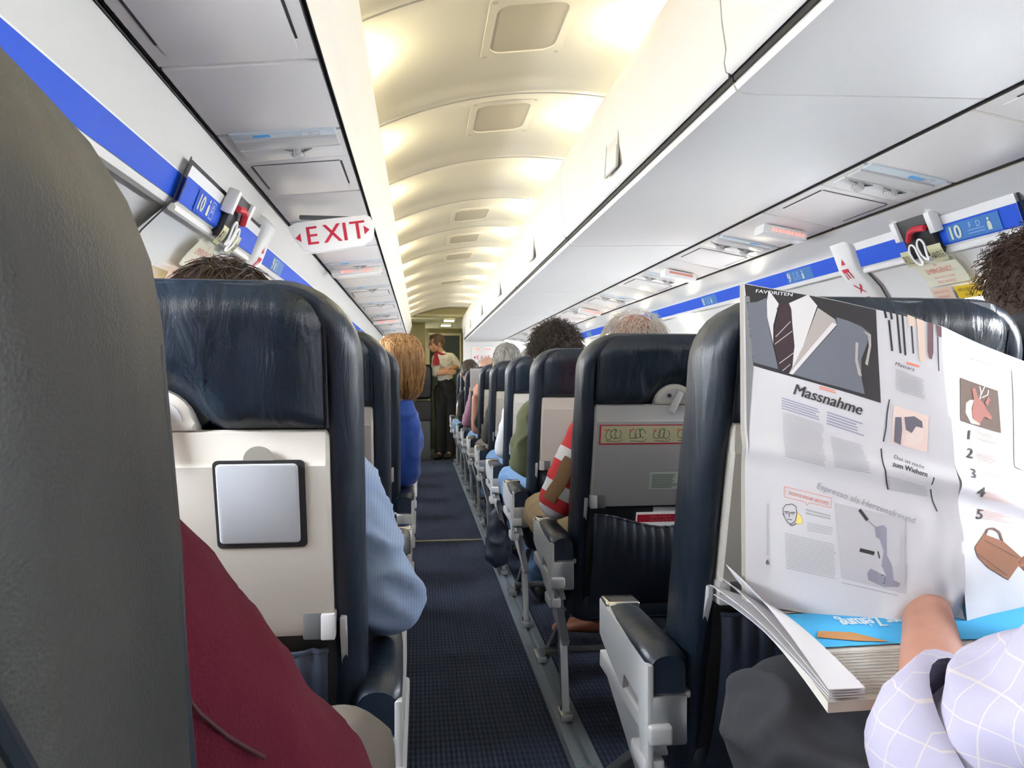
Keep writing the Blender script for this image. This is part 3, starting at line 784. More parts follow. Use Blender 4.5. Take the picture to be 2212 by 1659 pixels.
def headrest_panel(x0, parent, seed=0, notch=True, zt=1.073):
    m = MB(); hz_ = zt-1.073
    top = 1.070+hz_
    def f(u, v):
        z = .9055+v*(top-.9055); r = .055; q = max(0, z-(top-r))
        hwid = .190-(r-math.sqrt(max(0, r*r-q*q)))*.8
        x = (u-.5)*2*hwid; e = min(u, 1-u, v); puff = .020*(1-math.exp(-e*20))
        d0 = Vector((x*14+seed*5, z*5-abs(x)*3, seed)); wr = .0042*noise.noise(d0)+.0012*noise.noise(d0*2.4)
        if notch:
            d = math.hypot(x/.058, (z-.903)/.056)
            if d < 1.8: puff -= .026*math.exp(-max(0, d-.8)**2*6)
        t = max(0, (z-(top-.045))/.045)
        return (x0+x, ln(-.006-puff-wr+.022*t**2.2, z), z)
    m.grid(f, 44, 26)
    h = m.build('headrest_panel', M['leather_head'], parent, angle=80)
    p = MB()
    for s in (-1, 1):
        pts = [f(.5+s*.502, j/24) for j in range(25)]
        p.tube([Vector(q)+Vector((s*.001, -.001, 0)) for q in pts], .0022, 6)
    p.build('piping', M['piping'], h)
    return h
def tray(x0, parent, kind='plain'):
    m = MB(); T = [(-.002, .904), (-.012, .901), (-.016, .868), (-.020, .862), (-.021, .66), (-.018, .650), (-.002, .648)]
    secs = []
    for x, q in ((-.194, .006), (-.190, 0), (.190, 0), (.194, .006)):
        secs.append([(x0+x, ln(y+q*(1 if y < -.005 else 0), z-(q if z > .88 else 0)), z-(q if z > .88 else 0)) for y, z in T])
    if kind == 'plain':
        m.loft(secs, True, True)
    else:
        m.loft(secs, True, True)
    mt = 'tray' if kind != 'card' else 'grey_plastic'
    t = m.build('tray_table', M[mt], parent, angle=30)
    for s in (-1, 1):
        h = MB(); h.box((x0+s*.170, ln(-.012, .664), .664), (.024, .026, .034), .003); h.build('hinge_block', M['grey_dark'], t)
        h = MB(); h.box((x0+s*.188, ln(-.015, .664), .663), (.017, .026, .032), .002); h.build('hinge_clip', M['grey_plastic'], t)
    if kind == 'cup':
        g = MB(); c = (x0+.116, .817)
        g.prism([(c[0]+u, ln(-.0215, c[1]+v), c[1]+v) for u, v in rrect(.051, .0525, .006, 4)], (0, .004, 0)); g.build('recess', M['gap'], t, smooth=False)
        g = MB(); g.prism([(c[0]-.002+u, ln(-.0245, c[1]+.001+v), c[1]+.001+v) for u, v in rrect(.0455, .0475, .005, 4)], (0, .006, 0), .002, 3); g.build('folding_mirror_cover', M['tray_grey'], t)
        g = MB(); g.prism([(c[0]+.017*math.cos(a), ln(-.0212, .869+.017*math.sin(a)), .869+.017*math.sin(a)) for a in [PI*i/16 for i in range(17)]], (0, .003, 0)); g.build('thumb_notch', mat('notch_shade', (.30, .285, .26), .45), t, smooth=False)  # flush half-disc; the notch's recess shade is put into its darker tray colour
    if kind == 'card':
        S = lambda o: (lambda u, v: (x0+u, ln(-.0205-o, v), v))
        S2 = lambda o: (lambda u, v: (x0+u, ln(-.0212-o, v), v))
        q = Print(); q.cells(-.183, .806, .366, .0485, 2, 1); c = q.build('evacuation_card', S(.0008), M['red_ink'], t)
        q = Print(); q.cells(-.179, .8095, .358, .0425, 2, 1); q.build('card_field', S(.0012), M['cream_card'], c)
        rnd = random.Random(3); q = Print(); q2 = Print(); q3 = Print()
        for i in range(6):
            u = -.172+.06*i
            for k in range(3):
                a = rnd.uniform(0, 3); pts = [(u+.012+.012*k+.009*math.cos(a+j*.9)*(.6+.5*rnd.random()), .831+.014*math.sin(a+j*.9)*(.6+.5*rnd.random())) for j in range(7)]
                q.line(pts, .0013)
            q.line([(u+.006, .815), (u+.040, .813), (u+.046, .819)], .0012)
            q2.rect(u+.002, .838, .008, .006); q2.line([(u+.02, .845), (u+.034, .842)], .002); q3.disc(u+.028, .843, .0028)
        q.build('drawings', S(.0016), M['ink'], c); q2.build('red_marks', S(.0017), M['soft_red_ink'], c); q3.build('green_marks', S(.0018), mat('green_ink', (.05, .4, .1), .6), c)
        q = Print(); q.cells(-.05, .692, .088, .044, 1, 1); c = q.build('notice_plate', S2(.0008), mat('pale_plate', (.62, .66, .58), .4), t)
        q = Print(); rnd = random.Random(5); q.lines(-.045, .732, .074, .036, 9, .6, .3, rnd); q.build('small_print', S2(.0012), mat('green_grey_ink', (.16, .22, .20), .6), c)
    return t
def latch(x0, parent, turned=False):
    m = MB(); y = -.012
    pts = [(x0-.047, .903)] + [(x0+.047*math.cos(math.radians(180-180*i/14)), .913+.040*math.sin(math.radians(180-180*i/14))) for i in range(15)] + [(x0+.047, .903)]
    m.prism([(px, ln(y, pz), pz) for px, pz in pts], (0, .03, 0), .004, 2)
    h = m.build('latch_housing', M['tray'], parent)
    m = MB(); pts2 = [(x0+.034*math.cos(math.radians(180-180*i/12)), .914+.028*math.sin(math.radians(180-180*i/12))) for i in range(13)]
    m.prism([(px, ln(y-.0012, pz), pz) for px, pz in pts2], (0, .002, 0)); m.build('latch_recess', M['grey_plastic'], h, smooth=False)
    m = MB(); a = math.radians(-28) if turned else 0
    R = Matrix.Translation((x0+(.004 if turned else 0), ln(y-.010, .915), .915)) @ Matrix.Rotation(-a, 4, 'Y')
    m.box((0, 0, -.006), (.017, .011, .056), .004, M=R); m.build('latch_bar', M['grey_plastic'], h)
    if turned:
        m = MB(); m.cyl((x0-.014, ln(y-.004, .925), .925), (x0-.014, ln(y+.004, .925), .925), .005); m.build('latch_hole', M['gap'], h)
def pocket(x0, parent, seed=0):
    m = MB(); m.prism([(x0+x, ln(-.002, z), z) for x, z in rrect_c(0, .50, .198, .145, .02)], (0, .03, 0), .004); bk = m.build('back_shell', M['black'], parent)
    m = MB()
    def f(u, v):
        x = (u-.5)*.372; z = .385+v*(.225+.018*math.cos((u-.5)*PI*2)*-1)
        g = .004*math.sin(u*95+seed)*v**3; b = -.012-.032*math.sin(PI*min(1, v*1.02))**.6*(1-.9*abs(u-.5)**3*4)-.008*v
        return (x0+x, ln(b+g, z), z)
    m.grid(f, 70, 12); c = m.build('literature_pocket', M['pocket'], parent, angle=80)
    m = MB(); m.tube([Vector(f(i/40, 1))+Vector((0, .001, .001)) for i in range(41)], .0035, 6); m.build('elastic_hem', M['pocket'], c)
def rrect_c(cx, cz, w, h, r): return [(cx+u, cz+v) for u, v in rrect(w, h, r, 4)]
def cushion(x0, parent):
    m = MB(); m.box((x0, .345, .385), (.44, .47, .10), .035, 4); m.build('seat_cushion', M['leather'], parent, angle=60)
def tray_arm(x0, parent):
    for s in (-1, 1):
        m = MB(); pth = [(ln(-.006, .672), .672), (ln(-.003, .66), .655), (ln(.012, .60), .60), (ln(.020, .54), .53), (ln(.02, .46), .45), (ln(.03, .40), .40)]
        wd = [.012, .017, .014, .0115, .010, .008]
        L = [(y-wd[i], z) for i, (y, z) in enumerate(pth)]; Rr = [(y+wd[i], z) for i, (y, z) in enumerate(pth)]
        m.prism([(x0+s*.205-.004, y, z) for y, z in L+Rr[::-1]], (.008, 0, 0), .002); m.build('tray_arm', M['frame_grey'], parent)
def armrest(xc, parent, aisle=0):
    """leather cap on a grey side plate; aisle = -1 / +1 is the side that faces the aisle, 0 between seats"""
    y0, y1, zt = .055, .335, .578
    m = MB(); w = .031 if aisle else .025
    secs = []
    for y, dz, k in ((y0, -.008, .8), (y0+.012, 0, 1), (y0+.06, .002, 1), (y1-.055, -.001, 1), (y1-.048, -.002, .98)):
        a = [(xc+w*k*math.cos(t)*1.0, y, zt-.018+dz+.018*math.sin(t)) for t in [PI*i/8 for i in range(9)]]
        a += [(xc-w*k, y, zt-.062), (xc+w*k, y, zt-.062)]; secs.append(a)
    m.loft(secs, True, True); cap = m.build('armrest', M['leather_smooth'], parent, angle=50)
    m = MB(); m.box((xc, y1-.022, zt-.020), (2*w*.98, .050, .038), .006, 3); m.build('armrest_end_cap', M['chrome'], cap)
    if not aisle:
        m = MB(); m.box((xc, (y0+y1)/2, zt-.075), (.03, y1-y0-.04, .03), .006); m.box((xc, y0+.04, .46), (.026, .05, .16), .006); m.build('armrest_frame', M['grey_dark'], parent); return
    xs = xc+aisle*(w+.001)
    m = MB()   # light grey side plate with a step cut out of its lower edge
    P = [(y1+.001, zt-.006), (y0-.004, zt-.020), (y0-.004, zt-.17), (y0+.032, zt-.17), (y0+.038, zt-.082), (y0+.12, zt-.075), (y0+.125, zt-.105), (y0+.150, zt-.105), (y1-.02, zt-.075), (y1+.001, zt-.07)]
    m.prism([(xs, y, z) for y, z in P], (-aisle*.010, 0, 0), .003); m.build('side_plate', M['frame_grey'], parent)
    m = MB(); m.box((xc, y0+.016, zt-.100), (2*w*.9, .04, .072), .005); m.box((xc-aisle*.01, y0+.018, zt-.066), (2*w*.8, .03, .012), .003); m.build('armrest_bracket', M['metal'], parent)
    m = MB(); m.box((xs-aisle*.012, y0+.035, zt-.168), (.03, .075, .026), .005); m.build('hinge_cover', M['grey_plastic'], parent)
def legs(xc, parent, aisle, bump=True):
    """spreader casting under the armrest, the slanting front leg, the straight rear brace and the floor fittings"""
    xs = xc+aisle*.006
    m = MB(); P = [(.10, .455), (.40, .455), (.405, .43), (.385, .405), (.36, .30), (.345, .235), (.30, .215), (.275, .235), (.245, .32), (.165, .395), (.10, .405)]
    sh = lambda z: (.055 if bump else 0)*max(0, z-.235)/.2*aisle
    m.prism([(xs-.010+sh(z), y, z) for y, z in P], (.020, 0, 0), .004)
    m.build('spreader', M['frame_grey'], parent)
    m = MB(); m.box((xs+aisle*(.068 if bump else .014), .19, .462), (.034, .30, .028), .005, 3); m.build('bumper_rail', M['grey_plastic'], parent)
    m = MB(); a = [(.33, .24), (.36, .30), (.44, .26), (.79, .025), (.77, .012), (.735, .012)]
    m.prism([(xs-.012+.02*aisle*-1, y, z) for y, z in [(.345, .30), (.40, .28), (.765, .02), (.725, .02)]], (.024, 0, 0), .003); m.build('front_leg', M['grey_dark'], parent)
    m = MB(); m.prism([(xs-.011, y, z) for y, z in [(.335, .262), (.365, .258), (.318, .03), (.290, .03)]], (.022, 0, 0), .002)
    lg = m.build('rear_brace', M['metal'], parent)
    m = MB(); m.cyl((xs-.014, .348, .246), (xs+.014, .348, .246), .009, .009, 10); m.cyl((xs-.014, .304, .040), (xs+.014, .304, .040), .008, .008, 10); m.build('bolt', M['grey_dark'], lg)
    for y_, l_ in ((.300, .060), (.745, .085)):
        m = MB(); m.box((xs, y_, .023), (.036, l_, .022), .004); m.build('floor_fitting', M['metal'], parent)
def build_seat(xs, aisle, name, variants, loc, label, group, seed=0, leath='leather', rc=.085, zt=1.073):
    root = empty(name, loc, label, 'seat', group)
    for i, x0 in enumerate(xs):
        seat_back(x0, root, leath, seed+i*3, rc, zt); headrest_panel(x0, root, seed+i*2, True, zt)
        tray(x0, root, variants[i]); latch(x0, root, variants[i] == 'card'); pocket(x0, root, seed+i); cushion(x0, root); tray_arm(x0, root)
    A = -.260 if aisle < 0 else .2445
    armrest(A, root, aisle); legs(-.20 if aisle < 0 else .19, root, aisle)
    far = xs[-1]+(.258 if aisle < 0 else -.258) if len(xs) > 1 or aisle < 0 else -.2445
    if len(xs) > 1:
        armrest((xs[0]+xs[1])/2, root, 0)
    legs(.60 if aisle < 0 else -.20, root, -aisle, False)
    m = MB()
    x0, x1 = (-.21, .61) if aisle < 0 else (-.21, .20)
    for y in (.30, .385): m.cyl((x0, y, .345), (x1, y, .345), .018, .018, 12)
    m.cyl((x0, .62, .085), (x1, .62, .085), .012, .012, 10)
    m.build('cross_tube', M['grey_dark'], root)
    return root
RX = .608; LX = -.300
RY = [.96+.787*i for i in range(10)]; LY = [.10+.785*i for i in range(10)]
rl = ['navy double seat on the right hidden behind the open newspaper', 'navy double seat with the evacuation card and notice plate on its grey tray', 'navy double seat in front of the striped red sleeve', 'navy double seat ahead of the olive t-shirt', 'fifth navy double seat from the front of the picture on the right', 'sixth navy double seat from the viewer on the right', 'seventh navy double seat, beside the raised paper', 'eighth navy double seat from the viewer on the right', 'ninth navy double seat, nearly at the front partition', 'foremost navy double seat, touching the front partition']
ll = ['dark worn leather single seat filling the left edge of the picture', 'navy single seat with the beige tray and grey mirror cover', 'third navy single seat on the left, a strip of its tray showing', 'fourth navy single seat on the left, with the blonde woman', 'fifth navy single seat on the left', 'sixth navy single seat on the left', 'seventh navy single seat on the left', 'eighth navy single seat on the left', 'ninth navy single seat on the left', 'foremost navy single seat on the left']
GR, GL = 'double seats on the right of the aisle', 'single seats on the left of the aisle'
dbl = build_seat([0, .462], -1, 'double_seat', ['plain', 'plain'], (RX, RY[0], 0), rl[0], GR, 1)
d2 = build_seat([0, .462], -1, 'double_seat', ['card', 'card'], (RX, RY[1], 0), rl[1], GR, 11)
for i in range(2, 10):
    c = copy_tree(dbl); c.location = (RX, RY[i], 0); c['label'] = rl[i]
s1 = build_seat([0], 1, 'single_seat', ['plain'], (LX+.001, .145, 0), ll[0], GL, 23, 'leather_old', .085, 1.063)
s2 = build_seat([0], 1, 'single_seat', ['cup'], (LX, LY[1], 0), ll[1], GL, 31)
s3 = build_seat([0], 1, 'single_seat', ['plain'], (LX, LY[2], 0), ll[2], GL, 41)
for i in range(3, 10):
    c = copy_tree(s3); c.location = (LX, LY[i], 0); c['label'] = ll[i]
# papers in the pocket of the second double seat
t = empty('safety_card', (RX, RY[1], 0), 'red and white safety card standing in the seat pocket', 'card', 'papers in the seat pocket')
m = MB(); m.prism([(x, ln(-.0125, z), z) for x, z in ((-.075, .44), (.14, .44), (.14, .632), (-.075, .632))], (0, .0015, 0)); m.build('card', M['sign_white'], t, smooth=False)
S = lambda u, v: (u, ln(-.0133, v), v)
q = Print(); q.rect(-.072, .606, .118, .020); q.build('red_band', S, M['red_ink'], t)
q = Print(); q.text('Safety on board', -.040, .6175, .0085); q.text('Sicherheit an Bord', -.040, .6085, .0075); q.rect(.030, .608, .012, .016); q.build('wording', lambda u, v: (u, ln(-.0137, v), v), M['soft_red_ink'], t)
q = Print(); q.text('Please read', .058, .612, .010); q.build('fine_words', S, M['pocket'], t)
t = empty('magazine', (RX, RY[1], 0), 'white magazine sticking out behind the red safety card', 'magazine', 'papers in the seat pocket')
m = MB(); m.prism([(x, ln(-.009, z), z) for x, z in ((-.03, .42), (.17, .42), (.17, .642), (-.03, .644))], (0, .005, 0))
m.build('cover', M['paper'], t)
# ------------------------------------------------------------------ the front of the cabin: partitions, galley, doorway
m = MB(); m.box((1.02, 8.70, .93), (1.06, .04, 1.90)); m.box((-.56, 8.70, .86), (.84, .04, 1.70)); struct(m.build('wall_front', M['white'], smooth=False))
t = empty('partition_sign', (.62, 8.67, 0), 'small panel with lit seat belt lights and a red EXIT on the front partition', 'sign')
m = MB(); m.box((.10, .0, 1.265), (.26, .012, .20), .004); m.build('panel', M['white'], t)
q = Print()
for x0 in (-.005, .12):
    for c in range(5): q.rect(x0+.014*c, 1.325, .010, .018)
q.build('lit_letters', plane_S((0, -.0065, 0), (1, 0, 0), (0, 0, 1), .0005), M['red_lit'], t)
q = Print(); q.text('EXIT', .022, 1.215, .062, space=1.35); q.poly([(.010, 1.217), (.010, 1.255), (-.012, 1.236)])
q.build('exit_letters', plane_S((0, -.0065, 0), (1, 0, 0), (0, 0, 1), .0008), M['red_ink'], t)
# entrance area beyond the seats
m = MB(); m.box((.3, 9.62, 1.715), (2.5, 2.2, .03)); struct(m.build('trim_30', M['galley'], smooth=False))
m = MB(); m.box((.41, 8.66, 1.755), (2.1, .10, .13)); struct(m.build('trim_31', M['galley'], smooth=False))
m = MB(); m.box((-.38, 10.5, .93), (.96, .04, 1.9)); m.box((.86, 10.5, .93), (.62, .04, 1.9)); m.box((.33, 10.5, 1.68), (.46, .04, .16)); struct(m.build('wall_far', M['galley'], smooth=False))
m = MB(); m.box((.60, 9.6, .93), (.04, 1.76, 1.9)); struct(m.build('wall_side', M['galley'], smooth=False))
m = MB(); m.box((-.75, 9.6, .93), (.04, 1.9, 1.9)); struct(m.build('wall_end', M['galley'], smooth=False))
d = struct(empty('door_3', (.33, 10.47, 0)))
m = MB(); m.box((0, .03, .80), (.46, .03, 1.60)); m.build('door_leaf', M['door_green'], d)
m = MB()
for sx in (-1, 1): m.box((sx*.222, 0, .81), (.026, .05, 1.62), .006)
m.box((0, 0, 1.625), (.47, .05, .028), .006); m.build('door_frame', mat('galley_frame', (.55, .52, .33), .45), d)
m = MB(); m.cyl((-.17, -.02, .80), (-.17, .02, .80), .018); m.build('door_knob', M['chrome'], d)
for i, (x, y) in enumerate(((.335, 9.0), (.32, 9.75))):
    t = empty('ceiling_lamp', (x, y, 1.70), ('nearer square lamp in the ceiling of the galley', 'farther square lamp in the ceiling of the galley')[i], 'lamp', 'square lamps over the galley')
    m = MB(); m.box((0, 0, -.008), (.125, .30, .012), .004); m.build('diffuser', M['lamp'], t)
    m = MB(); m.ring((0, 0, -.014), (1, 0, 0), (0, 1, 0), (0, 0, 1), .075, .165, .0625, .15, .01, .008, .012); m.build('lamp_frame', M['galley'], t)
    l = bpy.data.lights.new('galley_light', 'AREA'); l.energy = .3; l.color = (1, .88, .50); l.shape = 'RECTANGLE'; l.size = .12; l.size_y = .28
    o = bpy.data.objects.new('galley_light', l); COL.objects.link(o); o.location = (x, y, 1.68)
# galley wall on the left of the doorway with its cabinets
t = empty('galley_cabinet', (-.30, 9.35, 0), 'beige galley cabinet with a dark recessed panel left of the doorway', 'cabinet')
m = MB(); m.box((0, 0, .375), (.78, .42, .75), .01); m.build('body', M['galley'], t)
m = MB(); m.box((.27, -.213, .56), (.19, .012, .24), .004); m.build('dark_panel', M['galley_dark'], t)
m = MB(); m.box((.27, -.214, .17), (.20, .012, .045), .003); m.build('red_strip', M['red_shade'], t)
m = MB(); m.box((0, -.216, .10), (.76, .012, .02), .003); m.box((0, -.216, .30), (.76, .012, .012), .003); m.build('rail', M['grey_dark'], t)
t = empty('galley_partition', (-.33, 9.5, 0), 'tall beige wall panel with a narrow dark slot beside the doorway', 'panel')
m = MB(); m.box((0, 0, 1.23), (.76, .05, .94), .006); m.build('board', M['galley'], t)
m = MB(); m.box((.27, -.03, 1.38), (.06, .03, .24), .006); m.box((.05, -.03, 1.36), (.10, .012, .30), .004); m.build('slot', mat('galley_shadow', (.17, .155, .09), .5), t)  # raised boxes; the slots' shade is put into a darkened galley beige
t = empty('crew_seat', (.0, 9.0, 0), 'black folding crew seat standing in front of the galley cabinet', 'seat')
m = MB(); m.box((0, 0, .95), (.26, .07, .42), .06, 4); m.build('backrest', M['galley_dark'], t)
m = MB(); m.box((0, .02, .60), (.25, .09, .24), .02, 3); m.build('folded_seat', M['galley_dark'], t)
m = MB(); m.box((0, .03, .24), (.22, .04, .48), .01); m.build('pedestal', M['grey_dark'], t)
t = empty('red_cloth', (-.19, 9.12, 0), 'crimson cloth hanging behind the blonde woman near the galley', 'cloth')
m = MB(); m.grid(lambda u, v: (-.06+.13*u, .012*math.sin(u*14), .66+.22*v), 24, 4); m.build('cloth', M['red_shade'], t)
# ------------------------------------------------------------------ people
V3 = Vector
def solid(name, caps, balls, m, parent=None, voxel=.007, smooth=6, wr=0.0, wscale=14.0, seed=0, prep=None, mats=None, pick=None):
    """one continuous surface grown over tapered limbs (caps) and rounded volumes (balls)"""
    b = MB()
    for p0, r0, p1, r1 in caps: b.capsule(p0, r0, p1, r1, 16)
    for bl in balls: b.sphere(bl[0], bl[1], 20, 14, bl[2] if len(bl) > 2 else None)
    me = bpy.data.meshes.new('tmp'); b.bm.to_mesh(me); b.bm.free()
    o = bpy.data.objects.new('tmp', me); COL.objects.link(o)
    rm = o.modifiers.new('r', 'REMESH'); rm.mode = 'VOXEL'; rm.voxel_size = voxel
    sm = o.modifiers.new('s', 'SMOOTH'); sm.factor = .5; sm.iterations = smooth
    dg = bpy.context.evaluated_depsgraph_get(); dg.update()
    me2 = bpy.data.meshes.new_from_object(o.evaluated_get(dg)); me2.name = name
    bpy.data.objects.remove(o); bpy.data.meshes.remove(me)
    if wr:
        me2.update(); nn = [v.normal.copy() for v in me2.vertices]
        for v, n in zip(me2.vertices, nn):
            c = v.co*wscale+V3((seed, seed*.7, 0)); c.z *= .55
            f = .8*noise.noise(c)+.35*noise.noise(c*2.3)
            f += 1.5*max(0, .35-abs(noise.noise(V3((c.x*.8, c.y*.8, c.z*1.9+3)))))/.35-.5
            v.co += n*wr*f
    if prep:
        for v in me2.vertices: v.co = prep(v.co.copy())
    me2.shade_smooth(); me2.materials.append(m)
    for x in (mats or []): me2.materials.append(x)
    if pick:
        for f in me2.polygons: f.material_index = pick(f.center)
    ob = bpy.data.objects.new(name, me2); COL.objects.link(ob)
    if parent: ob.parent = parent
    return ob
def lerp(a, b, t): return V3(a)*(1-t)+V3(b)*t
def head_parts(c, R, s=1.0):
    """skull, jaw, nose, brow, ears; R turns the head (local +Y = where the face looks)"""
    c = V3(c); T = lambda x, y, z: c+R@(V3((x, y, z))*s)
    sc = lambda *r: tuple(q*s for q in r)
    balls = [(T(0, -.012, .022), sc(.074, .092, .092), R), (T(0, .028, -.035), sc(.056, .064, .075), R), (T(0, .050, -.078), sc(.032, .034, .028), R)]
    balls += [(T(q*.030, .062, -.012), sc(.026, .024, .022), R) for q in (-1, 1)]
    balls += [(T(0, .078, .018), sc(.045, .014, .012), R), (T(0, .094, -.020), sc(.011, .016, .022), R), (T(0, .102, -.034), sc(.015, .014, .010), R), (T(0, .082, -.060), sc(.024, .012, .007), R), (T(0, .080, -.071), sc(.020, .012, .008), R)]
    balls += [(T(q*.076, -.008, -.012), sc(.010, .022, .032), R) for q in (-1, 1)]
    return balls
def hand_caps(w, d, up, s=1.0, curl=.6, side=1):
    """palm, five separate bent fingers; d = direction of the palm, up = back of the hand, side = which side the thumb leaves"""
    w, d = V3(w), V3(d).normalized(); up = V3(up); up = (up-d*up.dot(d)).normalized(); sd = d.cross(up)*side
    caps = []
    k0 = w+d*.078*s
    for i, (o, L) in enumerate(((.030, .066), (.010, .074), (-.010, .069), (-.029, .054))):
        b = w+d*.030*s+sd*o*.55*s; kn = k0+sd*o*s-d*(.004*abs(i-1.3))*s
        caps.append((b, .013*s, kn, .0105*s))
        dd = d; p = kn; r = .0088*s
        for j, f in enumerate((.46, .30, .24)):
            a = curl*(.55, .85, .6)[j]; dd = (dd*math.cos(a)-up*math.sin(a)).normalized(); up2 = up
            q = p+dd*L*f*s; caps.append((p, r, q, r*.90)); p = q; r *= .90
    t0 = w+d*.022*s+sd*.024*s; t1 = t0+(d*.55+sd*.75-up*.25).normalized()*.040*s; t2 = t1+(d*.9+sd*.25-up*.35).normalized()*.030*s
    caps += [(t0, .015*s, t1, .0105*s), (t1, .0105*s, t2, .0085*s)]
    return caps
def strands(m, c, R, rad, n, seed, length=.07, lift=.006, r=.0011, accept=None, flow=None, curl=0.0, pts=6):
    rnd = random.Random(seed); c = V3(c)
    for _ in range(n):
        while True:
            d = V3((rnd.gauss(0, 1), rnd.gauss(0, 1), rnd.gauss(0, 1)))
            if d.length < .05: continue
            d.normalize()
            if accept is None or accept(d): break
        P = []; ph = rnd.random()*6.28; L = length*(.6+.7*rnd.random()); lf = lift*(.3+1.2*rnd.random())
        w = V3((rnd.gauss(0, .35), rnd.gauss(0, .35), rnd.gauss(0, .25)))
        for i in range(pts):
            t = i/(pts-1)
            P.append(c+R@V3((d.x*(rad[0]+lf*(.2+t)), d.y*(rad[1]+lf*(.2+t)), d.z*(rad[2]+lf*(.2+t)))))
            f = (flow(d) if flow else V3((0, 0, -1)))+w
            if curl: f += V3((math.sin(ph+i*2.1), math.cos(ph+i*2.3), math.sin(ph*2+i*1.7)))*curl
            f = f-d*f.dot(d)
            d = (d+f.normalized()*(L/pts/rad[1]) if f.length > 1e-4 else d).normalized()
        m.tube(P, [r*(1-.55*i/(pts-1)) for i in range(pts)], 4, False)
def cap_hair(name, parent, c, R, s, m, style='short', n=300, seed=1, rr=(.081, .098, .100)):
    rad = tuple(q*s for q in rr); c = V3(c)+R@V3((0, -.012*s, .022*s)); b = MB()
    thr = {'short': .25, 'bob': .5, 'bald': 0, 'curly': .3, 'long': .5}[style]
    rndb = random.Random(seed)
    def acc(d):
        if style == 'bald': return -.55 < d.z and (d.z < .75 or rndb.random() < .35) and d.y < .45
        return d.z > -.15-.35*(-d.y) and not (d.y > .55 and d.z < .62) and d.z > -.6
    def flow(d):
        if style in ('short', 'bald'): return V3((d.x*.6, -.35, -.8))
        return V3((d.x*.8, -.2, -1))
    g = MB()
    def f(u, v):
        th = 2*PI*u; ph = PI*.66*v
        d = V3((math.sin(ph)*math.sin(th), -math.sin(ph)*math.cos(th), math.cos(ph)))
        lim = 1.0
        if d.y > .5 and d.z < .55: lim = .90
        k = 1+.035*noise.noise(d*6+V3((seed, 0, 0)))+(.05*noise.noise(d*14) if style == 'curly' else 0)
        return c+R@V3((d.x*rad[0]*k*lim, d.y*rad[1]*k*lim, d.z*rad[2]*k*lim))
    if style != 'bald': b.grid(f, 36, 18)
    strands(b, c, R, rad, n, seed, length={'short': .06, 'curly': .05, 'bald': .045, 'bob': .14, 'long': .2}[style]*s, lift={'short': .006, 'curly': .018, 'bald': .010, 'bob': .012, 'long': .01}[style]*s, r={'curly': .0013, 'bald': .0009}.get(style, .0012)*s, accept=acc, flow=flow, curl={'curly': 2.2}.get(style, .15), pts=8 if style == 'curly' else 6)
    return b.build(name, m, parent, angle=80)
def rotm(yaw=0, pitch=0, roll=0):
    return (Matrix.Rotation(math.radians(yaw), 3, 'Z') @ Matrix.Rotation(math.radians(pitch), 3, 'X') @ Matrix.Rotation(math.radians(roll), 3, 'Y')).to_4x4().to_3x3()
SKIN = mat('skin', (.46, .26, .19), .5, var=.06, vscale=18); SKIN_R = mat('skin_ruddy', (.43, .205, .145), .5, var=.08, vscale=18)
TROUSER = {k: mat(k+'_trousers', c, .9, bump=.4, bscale=40) for k, c in dict(khaki=(.09, .075, .062), tan=(.30, .22, .125), jeans=(.10, .19, .34), charcoal=(.018, .018, .023), black=(.008, .008, .010), navy=(.02, .03, .06)).items()}
SHOE = mat('brown_shoe', (.22, .065, .03), .45); SHOE_B = mat('black_shoe', (.012, .012, .012), .4)
EYE = mat('eye', (.03, .02, .015), .25); LIP = mat('lips', (.42, .10, .09), .45)
